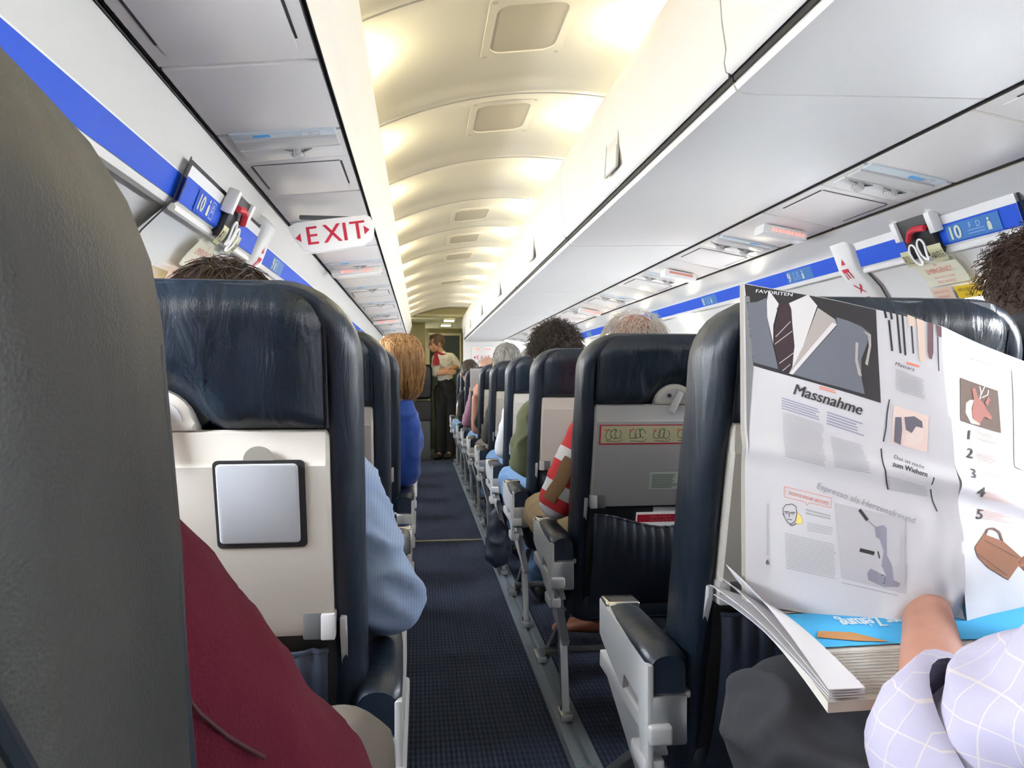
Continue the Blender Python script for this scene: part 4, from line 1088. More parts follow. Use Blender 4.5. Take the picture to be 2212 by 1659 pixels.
def seated(label, loc, J, shirt, trousers, skin=None, hair=None, sleeve=1.0, voxel=.008, kr=.064, shoe=None, wr=.004, seed=0, group='seated passengers', head_R=None, s=1.0, other_hand=True, sleeve_bulk=1.0, shirt_pick=None, shirt_mats=None, aisle_hand=True, cuff=None):
    """J: world positions of head, neck, chest, pelvis, shoulder/elbow/wrist of the aisle arm (sa, ea, wa) and of the other arm, knees"""
    sk = skin or SKIN; root = empty('person', loc, label, 'person', group); o = V3(loc)
    g = {k: V3(v)-o for k, v in J.items() if k not in ('ra', 'rb')}; R = head_R or rotm()
    caps = [(g['pelvis'], .115, g['chest'], .105), (g['chest'], .10, g['neck']-V3((0, 0, .05)), .075), (g['neck']-V3((0, 0, .06)), .052, g['head']+V3((0, -.01, -.03)), .048)]
    for q in ('a', 'b'):
        sh, el, wr_ = g['s'+q], g['e'+q], g['w'+q]
        caps += [(g['neck']-V3((0, 0, .09)), .055, sh, .050), (sh, .050, el, .037), (el, .038, lerp(el, wr_, .35), .037), (lerp(el, wr_, .35), .036, wr_, .025)]
    legs_ = []
    for q in ('a', 'b'):
        kn = g['k'+q]; an = g['f'+q]
        hip = g['pelvis']+V3(((kn.x-g['pelvis'].x)*.45, .02, -.02))
        legs_ += [(hip, .078, kn, .054), (kn, .053, lerp(kn, an, .35), .052), (lerp(kn, an, .35), .050, an, .034)]
        legs_ += [(an, .034, an+Matrix.Rotation(J.get('r'+q, 0), 3, 'Z')@V3((0, .10, -.028)), .022)]
    hands = []
    if aisle_hand: hands += hand_caps(g['wa'], g['ha']-g['wa'] if 'ha' in g else g['wa']-g['ea'], g.get('ua', V3((0, 0, 1))) if 'ua' in g else (0, 0, 1), .92*s, .6, 1)
    if other_hand: hands += hand_caps(g['wb'], g['wb']-g['eb']+V3((-.3, 0, 0)), (0, 0, 1), .92*s, .6, -1)
    solid('body', caps+legs_+hands, head_parts(g['head'], R, s), sk, root, voxel=min(voxel, .0065), smooth=3)
    # shirt
    sc = [(g['pelvis'], .128, g['chest'], .120), (g['chest'], .115, g['neck']-V3((0, 0, .065)), .085)]
    for q in ('a', 'b'):
        sh, el, wr_ = g['s'+q], g['e'+q], g['w'+q]; B = sleeve_bulk
        sc += [(g['neck']-V3((0, 0, .095)), .066, sh, .062*B)]
        if sleeve <= 1: sc += [(sh, .060*B, lerp(sh, el, sleeve), (.060-.010*sleeve)*B)]
        else: sc += [(sh, .060*B, el, .052*B), (el, .052*B, lerp(el, wr_, sleeve-1), .043*B)]
    solid('shirt', sc, [(g['chest']+V3((0, .02, .02)), (.16, .115, .14))], shirt, root, voxel=voxel, smooth=5, wr=wr, seed=seed, mats=shirt_mats, pick=shirt_pick)
    tc = []
    for q in ('a', 'b'):
        kn = g['k'+q]; an = g['f'+q]; hip = g['pelvis']+V3(((kn.x-g['pelvis'].x)*.45, .02, -.02))
        tc += [(hip, .092, kn, kr), (kn, kr, lerp(kn, an, .9), .050)]
    solid('trousers', tc+[(g['pelvis'], .122, g['pelvis']+V3((0, .03, -.02)), .118)], [], trousers, root, voxel=voxel, smooth=5, wr=wr*.8, seed=seed+5)
    for q in ('a', 'b'):
        an = g['f'+q]; b = MB(); secs = []
        ra = J.get('r'+q, 0); Rz = Matrix.Rotation(ra, 3, 'Z')
        for y, w_, h in ((-.055, .018, .03), (-.045, .032, .055), (0, .036, .065), (.06, .040, .048), (.12, .044, .036), (.165, .036, .028), (.185, .014, .014)):
            secs.append([V3((an.x, an.y, 0))+Rz@V3((w_*math.cos(t), y, (an.z-.052)+max(0, h*(1+math.sin(t))*.5*1.25))) for t in [2*PI*i/14 for i in range(14)]])
        b.loft(secs, True, True); b.build('shoe', shoe or SHOE_B, root, angle=70)
    if hair: hair(root, g['head'], R, s)
    return root, g
def std_joints(x, y, hx, htop, outer, lean=0.0, a=-1, kx=None):
    """a passenger leaning on the seat at (x, y): head top height, outer edge of the aisle elbow"""
    sx = outer+a*-.105; ky = y+.60
    J = dict(head=(hx, y+.27, htop-.118), neck=(x+(hx-x)*.7, y+.25, htop-.235), chest=(x+(hx-x)*.4, y+.265, .73), pelvis=(x, y+.33, .50),
             sa=(x+a*.135+(hx-x)*.5, y+.25, htop-.335), ea=(outer-a*.052, y+.24, .635), wa=(x+a*.10, y+.47, .615),
             sb=(x-a*.16+(hx-x)*.4, y+.25, htop-.345), eb=(x-a*.175, y+.30, .615), wb=(x-a*.06, y+.48, .60),
             ka=(kx if kx is not None else x+a*.12, ky, .535), kb=(x-a*.10, ky, .53), fa=(x+a*.10, ky+.07, .075), fb=(x-a*.09, ky+.09, .075))
    return J
# the man in maroon, in the seat right in front of the viewer
J = std_joints(-.30, .10, -.31, 1.13, .01, a=1)
J.update(sa=(-.190, .43, .828), ea=(-.048, .49, .612), wa=(-.13, .72, .60), ka=(-.088, .80, .552), neck=(-.31, .40, .90), chest=(-.31, .42, .72), pelvis=(-.31, .48, .50), head=(-.32, .42, 1.02), sb=(-.46, .42, .80), eb=(-.47, .52, .62), wb=(-.34, .70, .60), kb=(-.40, .78, .55), fa=(-.10, .83, .075), fb=(-.40, .83, .075))
MAROON = mat('maroon_knit', (.055, .0045, .0115), .95, bump=.5, bscale=500, spec=.15)
pm, g = seated('man in a maroon sweater whose arm bulges into the aisle beside the nearest left seat', (-.30, .30, 0), J, MAROON, TROUSER['khaki'], hair=lambda r, h, R, s: cap_hair('hair', r, h, R, s, hair_mat('brown_hair_a', (.02, .012, .008), (.05, .03, .018)), n=150), sleeve=1.9, wr=.0035, seed=3, sleeve_bulk=1.28)
b = MB(); b.tube([V3((-.155, .365, .858))-V3((-.30, .30, 0))+V3((.006*math.sin(i), 0, 0))+V3((i*.0125, .008*i-.012, -.016*i)) for i in range(7)], .0012, 6); b.build('sleeve_seam', mat('seam_dark', (.03, .004, .008), .9), pm)
# the man in the pale blue shirt
J = std_joints(-.30, .885, -.292, 1.136, .002, a=1)
J.update(sa=(-.135, 1.13, .795), ea=(-.055, 1.12, .640))
BLUE = cloth_stripes('pale_blue_shirt', (.30, .40, .60), (.25, .345, .545), 260, 0, .4, rough=.8)
HAIR1 = hair_mat('dark_brown_hair', (.018, .010, .006), (.075, .042, .022))
seated('man in a pale blue striped shirt, elbow in the aisle, brown hair above his seat', (-.30, 1.10, 0), J, BLUE, TROUSER['navy'], hair=lambda r, h, R, s: cap_hair('hair', r, h, R, s, HAIR1, n=900, seed=4, rr=(.084, .098, .098)), sleeve=1.35, wr=.008, seed=8, sleeve_bulk=1.12)
# the blonde woman in blue
J = std_joints(-.30, 2.455, -.075, 1.125, -.012, a=1)
J.update(neck=(-.10, 2.70, .905), chest=(-.15, 2.72, .72), sa=(-.065, 2.70, .795), ea=(-.062, 2.72, .625), sb=(-.30, 2.70, .79), eb=(-.36, 2.78, .62), pelvis=(-.24, 2.78, .50))
WOOL = mat('royal_blue_sweater', (.012, .065, .36), .85, bump=.3, bscale=300, sheen=.2)
HAIR2 = hair_mat('blonde_hair', (.19, .085, .03), (.52, .31, .13), .4)
def blonde(r, h, R, s):
    b = MB(); c = h+V3((0, -.012, .02)); rnd = random.Random(5)
    def f(u, v):      # full head of hair hanging to the shoulders
        th = 2*PI*u; z = 1-v*1.0
        prof = [(0, .0, .104), (.12, .045, .098), (.28, .072, .075), (.45, .084, .035), (.6, .090, -.01), (.75, .086, -.06), (.88, .074, -.105), (1.0, .048, -.135)]
        for (a, ra, za), (b_, rb, zb) in zip(prof, prof[1:]):
            if v <= b_+1e-9:
                t = (v-a)/(b_-a); rr = ra+(rb-ra)*t; zz = za+(zb-za)*t; break
        k = 1+.05*math.sin(th*9+v*4)*v+.06*noise.noise(V3((math.cos(th)*3, math.sin(th)*3, v*3)))
        yy = math.cos(th)*rr*1.12*k
        if yy > .055: yy = .055
        return c+V3((math.sin(th)*rr*.95*k, yy-.005, zz))
    b.grid(f, 72, 26)
    for _ in range(650):
        u = rnd.random(); v0 = rnd.random()*.5; L = .3+.4*rnd.random(); w = rnd.gauss(0, .02); P = []
        if math.cos(2*PI*u) > .75: continue
        for i in range(8):
            v = min(1.0, v0+L*i/7); p = f(u+w*math.sin(i*.9), v); d = (p-c); d.z *= .2; d.normalize()
            P.append(p+d*(.003+.006*rnd.random()*i/7))
        b.tube(P, [.0016]*6+[.0012, .0006], 4, False)
    b.build('hair', HAIR2, r, angle=80)
seated('blonde woman in a royal blue sweater leaning out over the aisle', (-.24, 2.70, 0), J, WOOL, TROUSER['black'], hair=blonde, sleeve=1.95, wr=.005, seed=12, sleeve_bulk=1.1)
# passengers on the right, from the viewer forward
SHIRT_W = mat('white_shirt', (.62, .64, .68), .8, bump=.2, bscale=60)
HAIRB = hair_mat('chestnut_hair', (.022, .010, .006), (.075, .035, .020), .5)
J = std_joints(1.07, .96, 1.135, 1.222, 1.25, a=1)
seated('passenger with bushy brown hair in the nearest right window seat, cut by the frame', (1.07, 1.20, 0), J, SHIRT_W, TROUSER['navy'], hair=lambda r, h, R, s: cap_hair('hair', r, h, R, s, HAIRB, 'curly', n=1500, seed=9, rr=(.098, .112, .108)), sleeve=1.5)
RED = mat('red_jersey', (.50, .028, .035), .85, bump=.3, bscale=400); JW = mat('jersey_white', (.72, .72, .75), .85)
PATCH = mat('suede_patch', (.20, .115, .055), .9)
J = std_joints(.608, 1.747, .590, 1.150, .318, a=-1, kx=.40)
J.update(ea=(.372, 1.99, .640), sa=(.462, 1.99, .80), ka=(.40, 2.44, .525), fa=(.66, 2.66, .085), ra=1.25)
sa, ea = V3(J['sa'])-V3((.608, 2.0, 0)), V3(J['ea'])-V3((.608, 2.0, 0))
def striped_jersey(sa, ea):
    m, nt, b = _nt('red_white_jersey'); N, L = nt.nodes, nt.links; d = (ea-sa)/(ea-sa).length_squared
    tc = N.new('ShaderNodeTexCoord'); dp = N.new('ShaderNodeVectorMath'); dp.operation = 'DOT_PRODUCT'; dp.inputs[1].default_value = d; L.new(tc.outputs['Object'], dp.inputs[0])
    ma = N.new('ShaderNodeMath'); ma.operation = 'MULTIPLY_ADD'; ma.inputs[1].default_value = .5; ma.inputs[2].default_value = -sa.dot(d)*.5+.1; L.new(dp.outputs['Value'], ma.inputs[0])
    cr = N.new('ShaderNodeValToRGB'); cr.color_ramp.interpolation = 'CONSTANT'; R_, W_ = (.50, .028, .035, 1), (.72, .72, .75, 1)
    e = cr.color_ramp.elements; e[0].position = 0; e[0].color = R_; e[1].position = .24; e[1].color = W_
    for p, c in ((.345, R_), (.50, W_), (.59, R_), (.685, W_)):
        x = e.new(p); x.color = c
    L.new(ma.outputs[0], cr.inputs[0]); L.new(cr.outputs[0], b.inputs['Base Color']); b.inputs['Roughness'].default_value = .85; return m
def unused(c):
    if c.x > -.11: return 0
    t = (c-sa).dot(ea-sa)/(ea-sa).length_squared
    if t > 1.16: return 1
    return 1 if (.28 < t < .50 or .80 < t < .99) else 0
WHITEH = hair_mat('white_hair', (.50, .44, .38), (.78, .74, .68), .5)
rd, g = seated('white-haired man in a red and white striped jersey, elbow on the aisle armrest', (.608, 2.0, 0), J, striped_jersey(sa, ea), TROUSER['tan'], skin=SKIN_R, hair=lambda r, h, R, s: cap_hair('hair', r, h, R, s, WHITEH, 'bald', n=1500, seed=6, rr=(.086, .098, .100)), sleeve=1.55, wr=.004, seed=21, shoe=SHOE, sleeve_bulk=1.1)
b = MB(); mid = lerp(sa, ea, .74); ax = (ea-sa).normalized(); n = V3((-.62, -.78, -.1)); n = (n-ax*n.dot(ax)).normalized(); sd = ax.cross(n).normalized()
b.slab(lambda u, v: (mid+ax*((v-.5)*.125)+(n*math.cos((u-.5)*.62+.04*math.sin(v*9))+sd*math.sin((u-.5)*.62+.04*math.sin(v*9)))*(.0665-.005*v), n), 8, 14, .004); pt = b.build('elbow_patch', PATCH, rd)
b = MB(); b.capsule(g['fa']+V3((0, -.01, .03)), .040, g['fa']+V3((0, -.03, .11)), .043); b.build('sock', SHIRT_W, rd)
OLIVE = mat('olive_t_shirt', (.095, .105, .052), .9, bump=.3, bscale=300)
HAIRC = hair_mat('dark_curly_hair', (.012, .007, .005), (.05, .028, .018), .55)
J = std_joints(.608, 2.534, .512, 1.172, .330, a=-1, kx=.40)
J.update(sa=(.43, 2.79, .805), ea=(.39, 2.80, .635), ka=(.395, 3.17, .535))
seated('curly dark-haired man in an olive t-shirt and jeans, third seat on the right', (.55, 2.78, 0), J, OLIVE, TROUSER['jeans'], skin=SKIN_R, hair=lambda r, h, R, s: cap_hair('hair', r, h, R, s, HAIRC, 'curly', n=1500, seed=13, rr=(.090, .104, .104)), sleeve=.88, wr=.008, seed=31, sleeve_bulk=1.25)
GREYH = hair_mat('grey_hair', (.10, .095, .09), (.34, .33, .31), .5)
DGREY = mat('dark_grey_sweater', (.045, .045, .042), .9); BLACKT = mat('black_t_shirt', (.010, .010, .012), .9); PINK = cloth_stripes('pink_striped_sleeve', (.42, .22, .30), (.18, .06, .12), 120, 2, .4)
def hr(m, style='short', n=220, seed=2): return lambda r, h, R, s: cap_hair('hair', r, h, R, s, m, style, n, seed)
for i, (lab, hx, top, out, sh, tr, hm, st, sl) in enumerate((
    ('passenger in a white shirt in the fourth seat on the right, elbow showing', .56, 1.14, .352, SHIRT_W, 'jeans', GREYH, 'short', 1.3),
    ('grey-haired passenger in a dark grey sweater, fifth seat on the right', .505, 1.182, .345, DGREY, 'khaki', GREYH, 'short', 1.9),
    ('passenger in a black t-shirt holding up a sheet of paper', .56, 1.12, .335, BLACKT, 'jeans', HAIR1, 'short', .75),
    ('bald passenger in a pink striped shirt', .53, 1.158, .318, PINK, 'navy', GREYH, 'bald', 1.6),
    ('dark-haired passenger in a black shirt and jeans near the front', .435, 1.152, .325, BLACKT, 'jeans', HAIRC, 'short', 1.8),
    ('frontmost passenger by the aisle on the right, bare arm showing', .54, 1.13, .330, SHIRT_W, 'charcoal', HAIR1, 'short', .6))):
    y = RY[3+i]; J = std_joints(.608, y, hx, top, out, a=-1, kx=.40)
    if i == 2: J.update(ea=(.385, y+.28, .625), wa=(.375, y+.27, .845), ha=(.395, y+.29, .93), sa=(.46, y+.25, .79))
    if i == 4: J.update(ka=(.36, y+.60, .54))
    if i == 1: J.update(sa=(.455, y+.25, .84))
    seated(lab, (.55, y+.25, 0), J, sh, TROUSER[tr], skin=SKIN_R if i in (2, 5) else SKIN, hair=hr(hm, st, 260 if i < 3 else 160, 40+i), sleeve=sl, voxel=.010, seed=50+i)
t = empty('paper_sheet', (.435, RY[5]+.34, .94), 'sheet of printed paper held up by the passenger in black', 'paper')
b = MB(); b.slab(lambda u, v: (V3(((u-.62)*.15, .012*math.sin(u*3), (v-.32)*.16)), V3((0, -1, 0))), 8, 4, .0006); b.build('sheet', M['paper'], t)
q = Print(); q.lines(-.085, .10, .10, .10, 9, .4, .4, random.Random(2)); q.build('print', plane_S((0, -.001+.0, 0), (1, 0, 0), (0, 0, 1), .004), M['grey_ink'], t)
# black bag hanging by the fourth seat
t = empty('bag', (.375, RY[3]+.30, .20), 'black cloth bag hanging at the aisle side of the fourth seat', 'bag')
solid('pouch', [((0, 0, .09), .045, (.0, 0, -.09), .065), ((0, .09, .07), .04, (0, .09, -.10), .06)], [], M['pocket'], t, voxel=.01, smooth=5, wr=.006)
b = MB(); b.tube([(0, 0, .12), (.0, .02, .20), (.02, .05, .23), (0, .08, .20), (0, .09, .11)], .006, 6); b.build('strap', M['pocket'], t)

# ------------------------------------------------------------------ the flight attendant standing at the front
ax_, ay_ = .29, 9.22; root = empty('person', (ax_, ay_, 0), 'flight attendant in white blouse and red scarf standing at the galley, looking left', 'person'); o = V3((ax_, ay_, 0))
HR = rotm(yaw=112, pitch=-12); hc = V3((.185, ay_-.02, 1.425))-o
L = lambda x, y, z: V3((x, y, z))
sl_, sr_ = L(.075, .02, 1.255), L(-.105, -.06, 1.245)       # shoulders: right of the picture, left of the picture
el_, er_ = L(.168, .03, 1.15), L(-.13, -.14, 1.05)
wl_, wr2 = L(.030, -.125, 1.085), L(.01, -.15, 1.06)
neck = L(-.05, -.02, 1.315)
caps = [(L(.02, 0, .86), .105, L(0, 0, 1.02), .088), (L(0, 0, 1.02), .088, L(-.015, -.01, 1.20), .098), (L(-.015, -.01, 1.22), .075, neck, .046), (neck, .044, hc+L(.012, 0, -.04), .046)]
for sh, el, wr_ in ((sl_, el_, wl_), (sr_, er_, wr2)):
    caps += [(L(-.02, -.01, 1.25), .055, sh, .046), (sh, .044, el, .034), (el, .034, wr_, .024)]
for sx, sy in ((-.055, -.02), (.065, .02)):
    caps += [(L(sx+.01, sy, .84), .085, L(sx, sy-.02, .46), .056), (L(sx, sy-.02, .46), .054, L(sx, sy, .09), .036), (L(sx, sy, .08), .034, L(sx-.04, sy-.12, .03), .026)]
caps += hand_caps(wl_, (-1, -.3, -.1), (0, -1, .2), .9, .5, 1) + hand_caps(wr2, (1, -.1, .1), (0, -1, .2), .9, .5, -1)
SK2 = mat('skin_warm', (.50, .26, .15), .5)
bd = solid('body', caps, head_parts(hc, HR, .98), SK2, root, voxel=.006, smooth=3)
bl = [(L(.02, 0, .90), .090, L(0, 0, 1.02), .098), (L(0, 0, 1.02), .098, L(-.015, -.01, 1.20), .107), (L(-.015, -.01, 1.20), .09, L(-.04, -.015, 1.285), .058)]
for sh, el, wr_ in ((sl_, el_, wl_), (sr_, er_, wr2)): bl += [(L(-.02, -.01, 1.25), .064, sh, .056), (sh, .055, lerp(sh, el, .95), .050)]
solid('blouse', bl, [(L(-.05, -.07, 1.17), (.085, .06, .06))], mat('cream_blouse', (.66, .63, .55), .8), root, voxel=.008, smooth=5, wr=.004, seed=2)
tr = [(L(.018, 0, .925), .112, L(.015, 0, .84), .115)]
for sx, sy in ((-.055, -.02), (.065, .02)): tr += [(L(sx+.01, sy, .84), .095, L(sx, sy-.02, .46), .070), (L(sx, sy-.02, .46), .070, L(sx, sy, .07), .066)]
solid('trousers', tr, [], TROUSER['black'], root, voxel=.009, smooth=5, wr=.003)
for sx, sy in ((-.055, -.02), (.065, .02)):
    b = MB(); b.sphere((sx-.03, sy-.06, .030), (.050, .150, .042), 14, 8, Matrix.Rotation(-.3, 3, 'Z')); b.build('shoe', SHOE_B, root)
b = MB(); b.tube([neck+V3((.062*math.cos(a)*1.0, .056*math.sin(a), -.02+.014*math.sin(a*2))) for a in [2*PI*i/18 for i in range(18)]], .016, 8, closed=True)
b.sphere(neck+V3((-.062, -.085, -.035)), (.026, .024, .028), 10, 8)
b.loft([[neck+V3((-.060+dx*w_, -.105-.016*k+.010*math.cos(dx*9), -.04-.035*k)) for dx in (-1, -.5, 0, .5, 1)] for k, w_ in ((0, .014), (1, .030), (2, .040), (3, .042), (3.6, .030))], False, False)
b.build('scarf', mat('crimson_scarf', (.28, .008, .022), .7), root)
cap_hair('hair', root, hc, HR, .98, hair_mat('short_brown_hair', (.045, .022, .010), (.16, .09, .04)), 'short', n=700, seed=17, rr=(.084, .100, .098))
for q in (-1, 1):
    b = MB(); b.sphere(hc+HR@V3((q*.030, .078, .004)), (.011, .011, .009), 10, 8); b.build('eye', EYE, root)
b = MB(); b.sphere(hc+HR@V3((0, .088, -.064)), (.018, .006, .006), 10, 6, HR); b.build('lips', LIP, root)
b = MB(); b.tube([wl_+V3((.012, .026*math.cos(a), .026*math.sin(a))) for a in [2*PI*i/12 for i in range(12)]], .006, 6, closed=True); b.build('wristwatch', M['gap'], root)
# ------------------------------------------------------------------ the man reading the newspaper across the aisle
LILAC = cloth_stripes('lilac_shirt', (.47, .45, .60), (.60, .56, .58), 48, 1, .055, check=True, rough=.8, bump=.35)
ro = (.608, .45, 0)
J = dict(head=(.62, .42, 1.10), neck=(.62, .40, .97), chest=(.62, .42, .76), pelvis=(.61, .48, .50), sa=(.50, .36, .842), ea=(.400, .52, .640), wa=(.612, .835, .690), ha=(.635, .90, .725), sb=(.78, .42, .84), eb=(.86, .56, .68), wb=(.80, .72, .76),
         ka=(.415, .78, .580), kb=(.735, .82, .55), fa=(.47, .90, .075), fb=(.73, .92, .075))
ml, g = seated('man in a lilac checked shirt reading the big newspaper across the aisle', ro, J, LILAC, TROUSER['charcoal'], skin=SKIN_R, hair=lambda r, h, R, s: cap_hair('hair', r, h, R, s, HAIR1, n=120), sleeve=.84, wr=.010, kr=.074, seed=61, sleeve_bulk=1.20, voxel=.006)
b = MB(); e, s_ = V3(J['ea'])-V3(ro), V3(J['sa'])-V3(ro); d = (s_-e).normalized(); u_ = d.orthogonal().normalized(); w_ = d.cross(u_)
b.loft([[e+d*t+(u_*math.cos(a)+w_*math.sin(a))*r*(1+.05*math.sin(a*3+t*60)) for a in [2*PI*i/36 for i in range(36)]] for t, r in ((.020, .060), (.008, .074), (.010, .082), (.035, .086), (.066, .084), (.070, .074))], True, False)
b.build('rolled_cuff', LILAC, ml, angle=70)

# ------------------------------------------------------------------ the newspaper he holds open
QL = [(1606, 612), (2038, 706), (2094, 1378), (1609, 1303)]      # left page: outline as photographed, clockwise from its top left corner
QR = [(2038, 706), (2430, 850), (2470, 1470), (2094, 1378)]
DL = [.900, .845, .785, .865]; DR = [.845, .90, .87, .785]
def page_surface(Q, D, bow, seed):
    C = [at(x, y, d) for (x, y), d in zip(Q, D)]
    def uv(x, y):
        u = v = .5
        for _ in range(8):
            fx = (Q[0][0]*(1-u)+Q[1][0]*u)*(1-v)+(Q[3][0]*(1-u)+Q[2][0]*u)*v-x
            fy = (Q[0][1]*(1-u)+Q[1][1]*u)*(1-v)+(Q[3][1]*(1-u)+Q[2][1]*u)*v-y
            ax = (Q[1][0]-Q[0][0])*(1-v)+(Q[2][0]-Q[3][0])*v; bx = (Q[3][0]-Q[0][0])*(1-u)+(Q[2][0]-Q[1][0])*u
            ay = (Q[1][1]-Q[0][1])*(1-v)+(Q[2][1]-Q[3][1])*v; by = (Q[3][1]-Q[0][1])*(1-u)+(Q[2][1]-Q[1][1])*u
            dt = ax*by-bx*ay; u -= (fx*by-bx*fy)/dt; v -= (ax*fy-fx*ay)/dt
        return u, v
    N = ((C[1]-C[0]).cross(C[3]-C[0])).normalized()
    if N.y > 0: N = -N
    def S(u, v):
        p = (C[0]*(1-u)+C[1]*u)*(1-v)+(C[3]*(1-u)+C[2]*u)*v
        d = bow*math.sin(PI*u)*(1-.4*v)
        d += .008*math.exp(-((v-.52)/.035)**2)                      # the horizontal fold
        if bow > 0:
            k = max(0, (u-.60)/.4)*max(0, (v-.55)/.45)
            d += k*(.030*noise.noise(V3((u*7, v*5, 2)))+.016*(1-2*abs(noise.noise(V3((u*8+v*6, v*3-u*3, 5)))))) # crumpled lower corner
            d += .006*max(0, 1-u/.12)*v
        d += .003*noise.noise(V3((u*3+seed, v*4, 0)))
        return p+N*d
    return uv, S, N
tn = empty('newspaper', at(2038, 1040, .84), 'open newspaper held up over the right seat, suit and tie photo on its left page', 'newspaper')
on = tn.location.copy()
def make_page(name, Q, D, bow, seed, back=0.0, mt='paper', ext=0.0):
    uv, S, N = page_surface(Q, D, bow, seed)
    b = MB()
    b.slab(lambda u, v: (S(u*(1+ext)-ext, v)-on-N*back, N), 60, 80, .0004); o = b.build(name, M[mt], tn, angle=80)
    return o, (lambda off: (lambda x, ny: S(*uv(x, -ny))-on+N*off))
pgb, _ = make_page('inner_page', QL, DL, .010, 1, .008, 'newsprint', .012)
pg, SL = make_page('left_page', QL, DL, .014, 1)
pgr, SR = make_page('right_page', QR, DR, -.012, 4)
z1 = lambda x, y: (1400+x*.367, -(550+y*.367))
z2 = lambda x, y: (1400+x*.367, -(1050+y*.367))
def fill(q, z, pts): q.poly([z(*p) for p in pts]); return q
def cellquad(q, P, nu=10, nv=10):
    n = len(q.v)
    for i in range(nu+1):
        for j in range(nv+1):
            u, v = i/nu, j/nv
            q.v.append(tuple((P[0][k]*(1-u)+P[1][k]*u)*(1-v)+(P[3][k]*(1-u)+P[2][k]*u)*v for k in (0, 1)))
    for i in range(nu):
        for j in range(nv):
            a = n+i*(nv+1)+j; q.f.append((a, a+nv+1, a+nv+2, a+1))
def tline(q, s, a, b, size, z, bold=0.0):
    a, b = z(*a), z(*b); L = math.hypot(b[0]-a[0], b[1]-a[1]); r = math.atan2(b[1]-a[1], b[0]-a[0])
    vs, _ = glyphs(s, 1.0, 'LEFT', 0.0); w_ = max(x for x, y in vs)
    q.text(s, a[0], a[1], size, rot=r, sx=L/(w_*size), bold=bold)
def block(q, z, P, n, fillr=.5, rag=.08, rnd=None):
    rnd = rnd or random.Random(1)
    for i in range(n):
        t0, t1 = i/n, (i+fillr)/n; w_ = 1-rag*rnd.random()
        c = [tuple((P[0][k]*(1-u)+P[1][k]*u)*(1-v)+(P[3][k]*(1-u)+P[2][k]*u)*v for k in (0, 1)) for u, v in ((0, t0), (w_, t0), (w_, t1), (0, t1))]
        fill(q, z, c)
def pr(name, q, col, lay, parent, S, mt=None):
    m = mt or bpy.data.materials.get('print_'+name.replace(' ', '_')) or mat('print_'+name, col, .75)
    return q.build(name, S(.0004+.0003*lay), m, parent, fine=16)
q = Print(); cellquad(q, [(1609, -640), (1619, -642), (1627, -800), (1613, -990)], 2, 8); pr('edge_strip', q, (.20, .20, .21), 0, pg, SL)
# photo of the suit
q = Print(); cellquad(q, [(1608, -614), (1886, -674), (1899, -881), (1627, -796)], 14, 10); ph = pr('photo', q, (.022, .020, .022), 0, pg, SL)
q = Print(); fill(q, z1, [(580, 290), (640, 285), (693, 262), (700, 380), (722, 500), (745, 600), (765, 694), (618, 650), (600, 470)])
fill(q, z1, [(1093, 388), (1160, 408), (1235, 440), (1292, 482), (1270, 560), (1240, 640), (1240, 745), (1262, 850), (1100, 803), (1000, 775), (848, 727), (960, 600), (1096, 440)]); pr('suit', q, (.135, .145, .175), 1, ph, SL)
q = Print(); fill(q, z1, [(708, 215), (765, 300), (735, 430), (735, 540), (722, 480), (700, 380), (696, 280)]); fill(q, z1, [(820, 300), (930, 250), (982, 318), (905, 560), (845, 690), (855, 560), (842, 420), (832, 340)])
fill(q, z1, [(1096, 432), (1068, 420), (826, 722), (848, 728)]); pr('white_shirt', q, (.66, .64, .65), 2, ph, SL)
q = Print(); fill(q, z1, [(985, 330), (1085, 402), (1094, 432), (1066, 424), (826, 720), (905, 560)]); fill(q, z1, [(1205, 540), (1222, 540), (1218, 640), (1244, 745), (1222, 735), (1203, 650)]); fill(q, z1, [(1250, 470), (1296, 490), (1298, 560), (1278, 680), (1262, 668), (1284, 560), (1278, 500)]); pr('lapel', q, (.40, .36, .34), 2, ph, SL)
q = Print(); fill(q, z1, [(775, 298), (822, 298), (836, 335), (842, 420), (856, 560), (845, 650), (808, 716), (770, 690), (738, 530), (745, 420), (768, 345), (752, 332)]); pr('tie', q, (.035, .018, .024), 3, ph, SL)
q = Print()
for a, b in (((748, 500), (832, 410)), ((742, 545), (842, 468)), ((770, 660), (850, 600)), ((788, 705), (832, 668))): q.line([z1(*a), z1(*b)], 1.6)
pr('tie_stripe', q, (.50, .46, .46), 4, ph, SL)
q = Print(); tline(q, 'FAVORITEN', (628, 228), (840, 258), 10.5, z1, .02); pr('banner_word', q, (.75, .75, .75), 5, ph, SL)
# make-up brushes beside it
q = Print()
for a, b, w_ in (((1372, 336), (1384, 388), 5), ((1408, 345), (1418, 395), 5), ((1400, 400), (1424, 588), 4.5), ((1446, 352), (1474, 600), 4.5), ((1478, 360), (1504, 612), 4.5), ((1536, 432), (1552, 600), 3.5), ((1702, 490), (1710, 702), 2.5)): q.line([z1(*a), z1(*b)], w_)
pr('brush_rods', q, (.02, .02, .025), 1, pg, SL)
q = Print(); fill(q, z1, [(1508, 362), (1556, 378), (1560, 436), (1516, 430)]); fill(q, z1, [(1566, 382), (1612, 396), (1628, 652), (1590, 640)]); pr('brush_heads', q, (.66, .52, .42), 1, pg, SL)
q = Print(); fill(q, z1, [(1636, 400), (1672, 412), (1676, 590), (1666, 632), (1650, 628), (1640, 580)]); fill(q, z1, [(1690, 418), (1724, 426), (1726, 492), (1700, 488)]); pr('brown_brushes', q, (.14, .075, .085), 1, pg, SL)
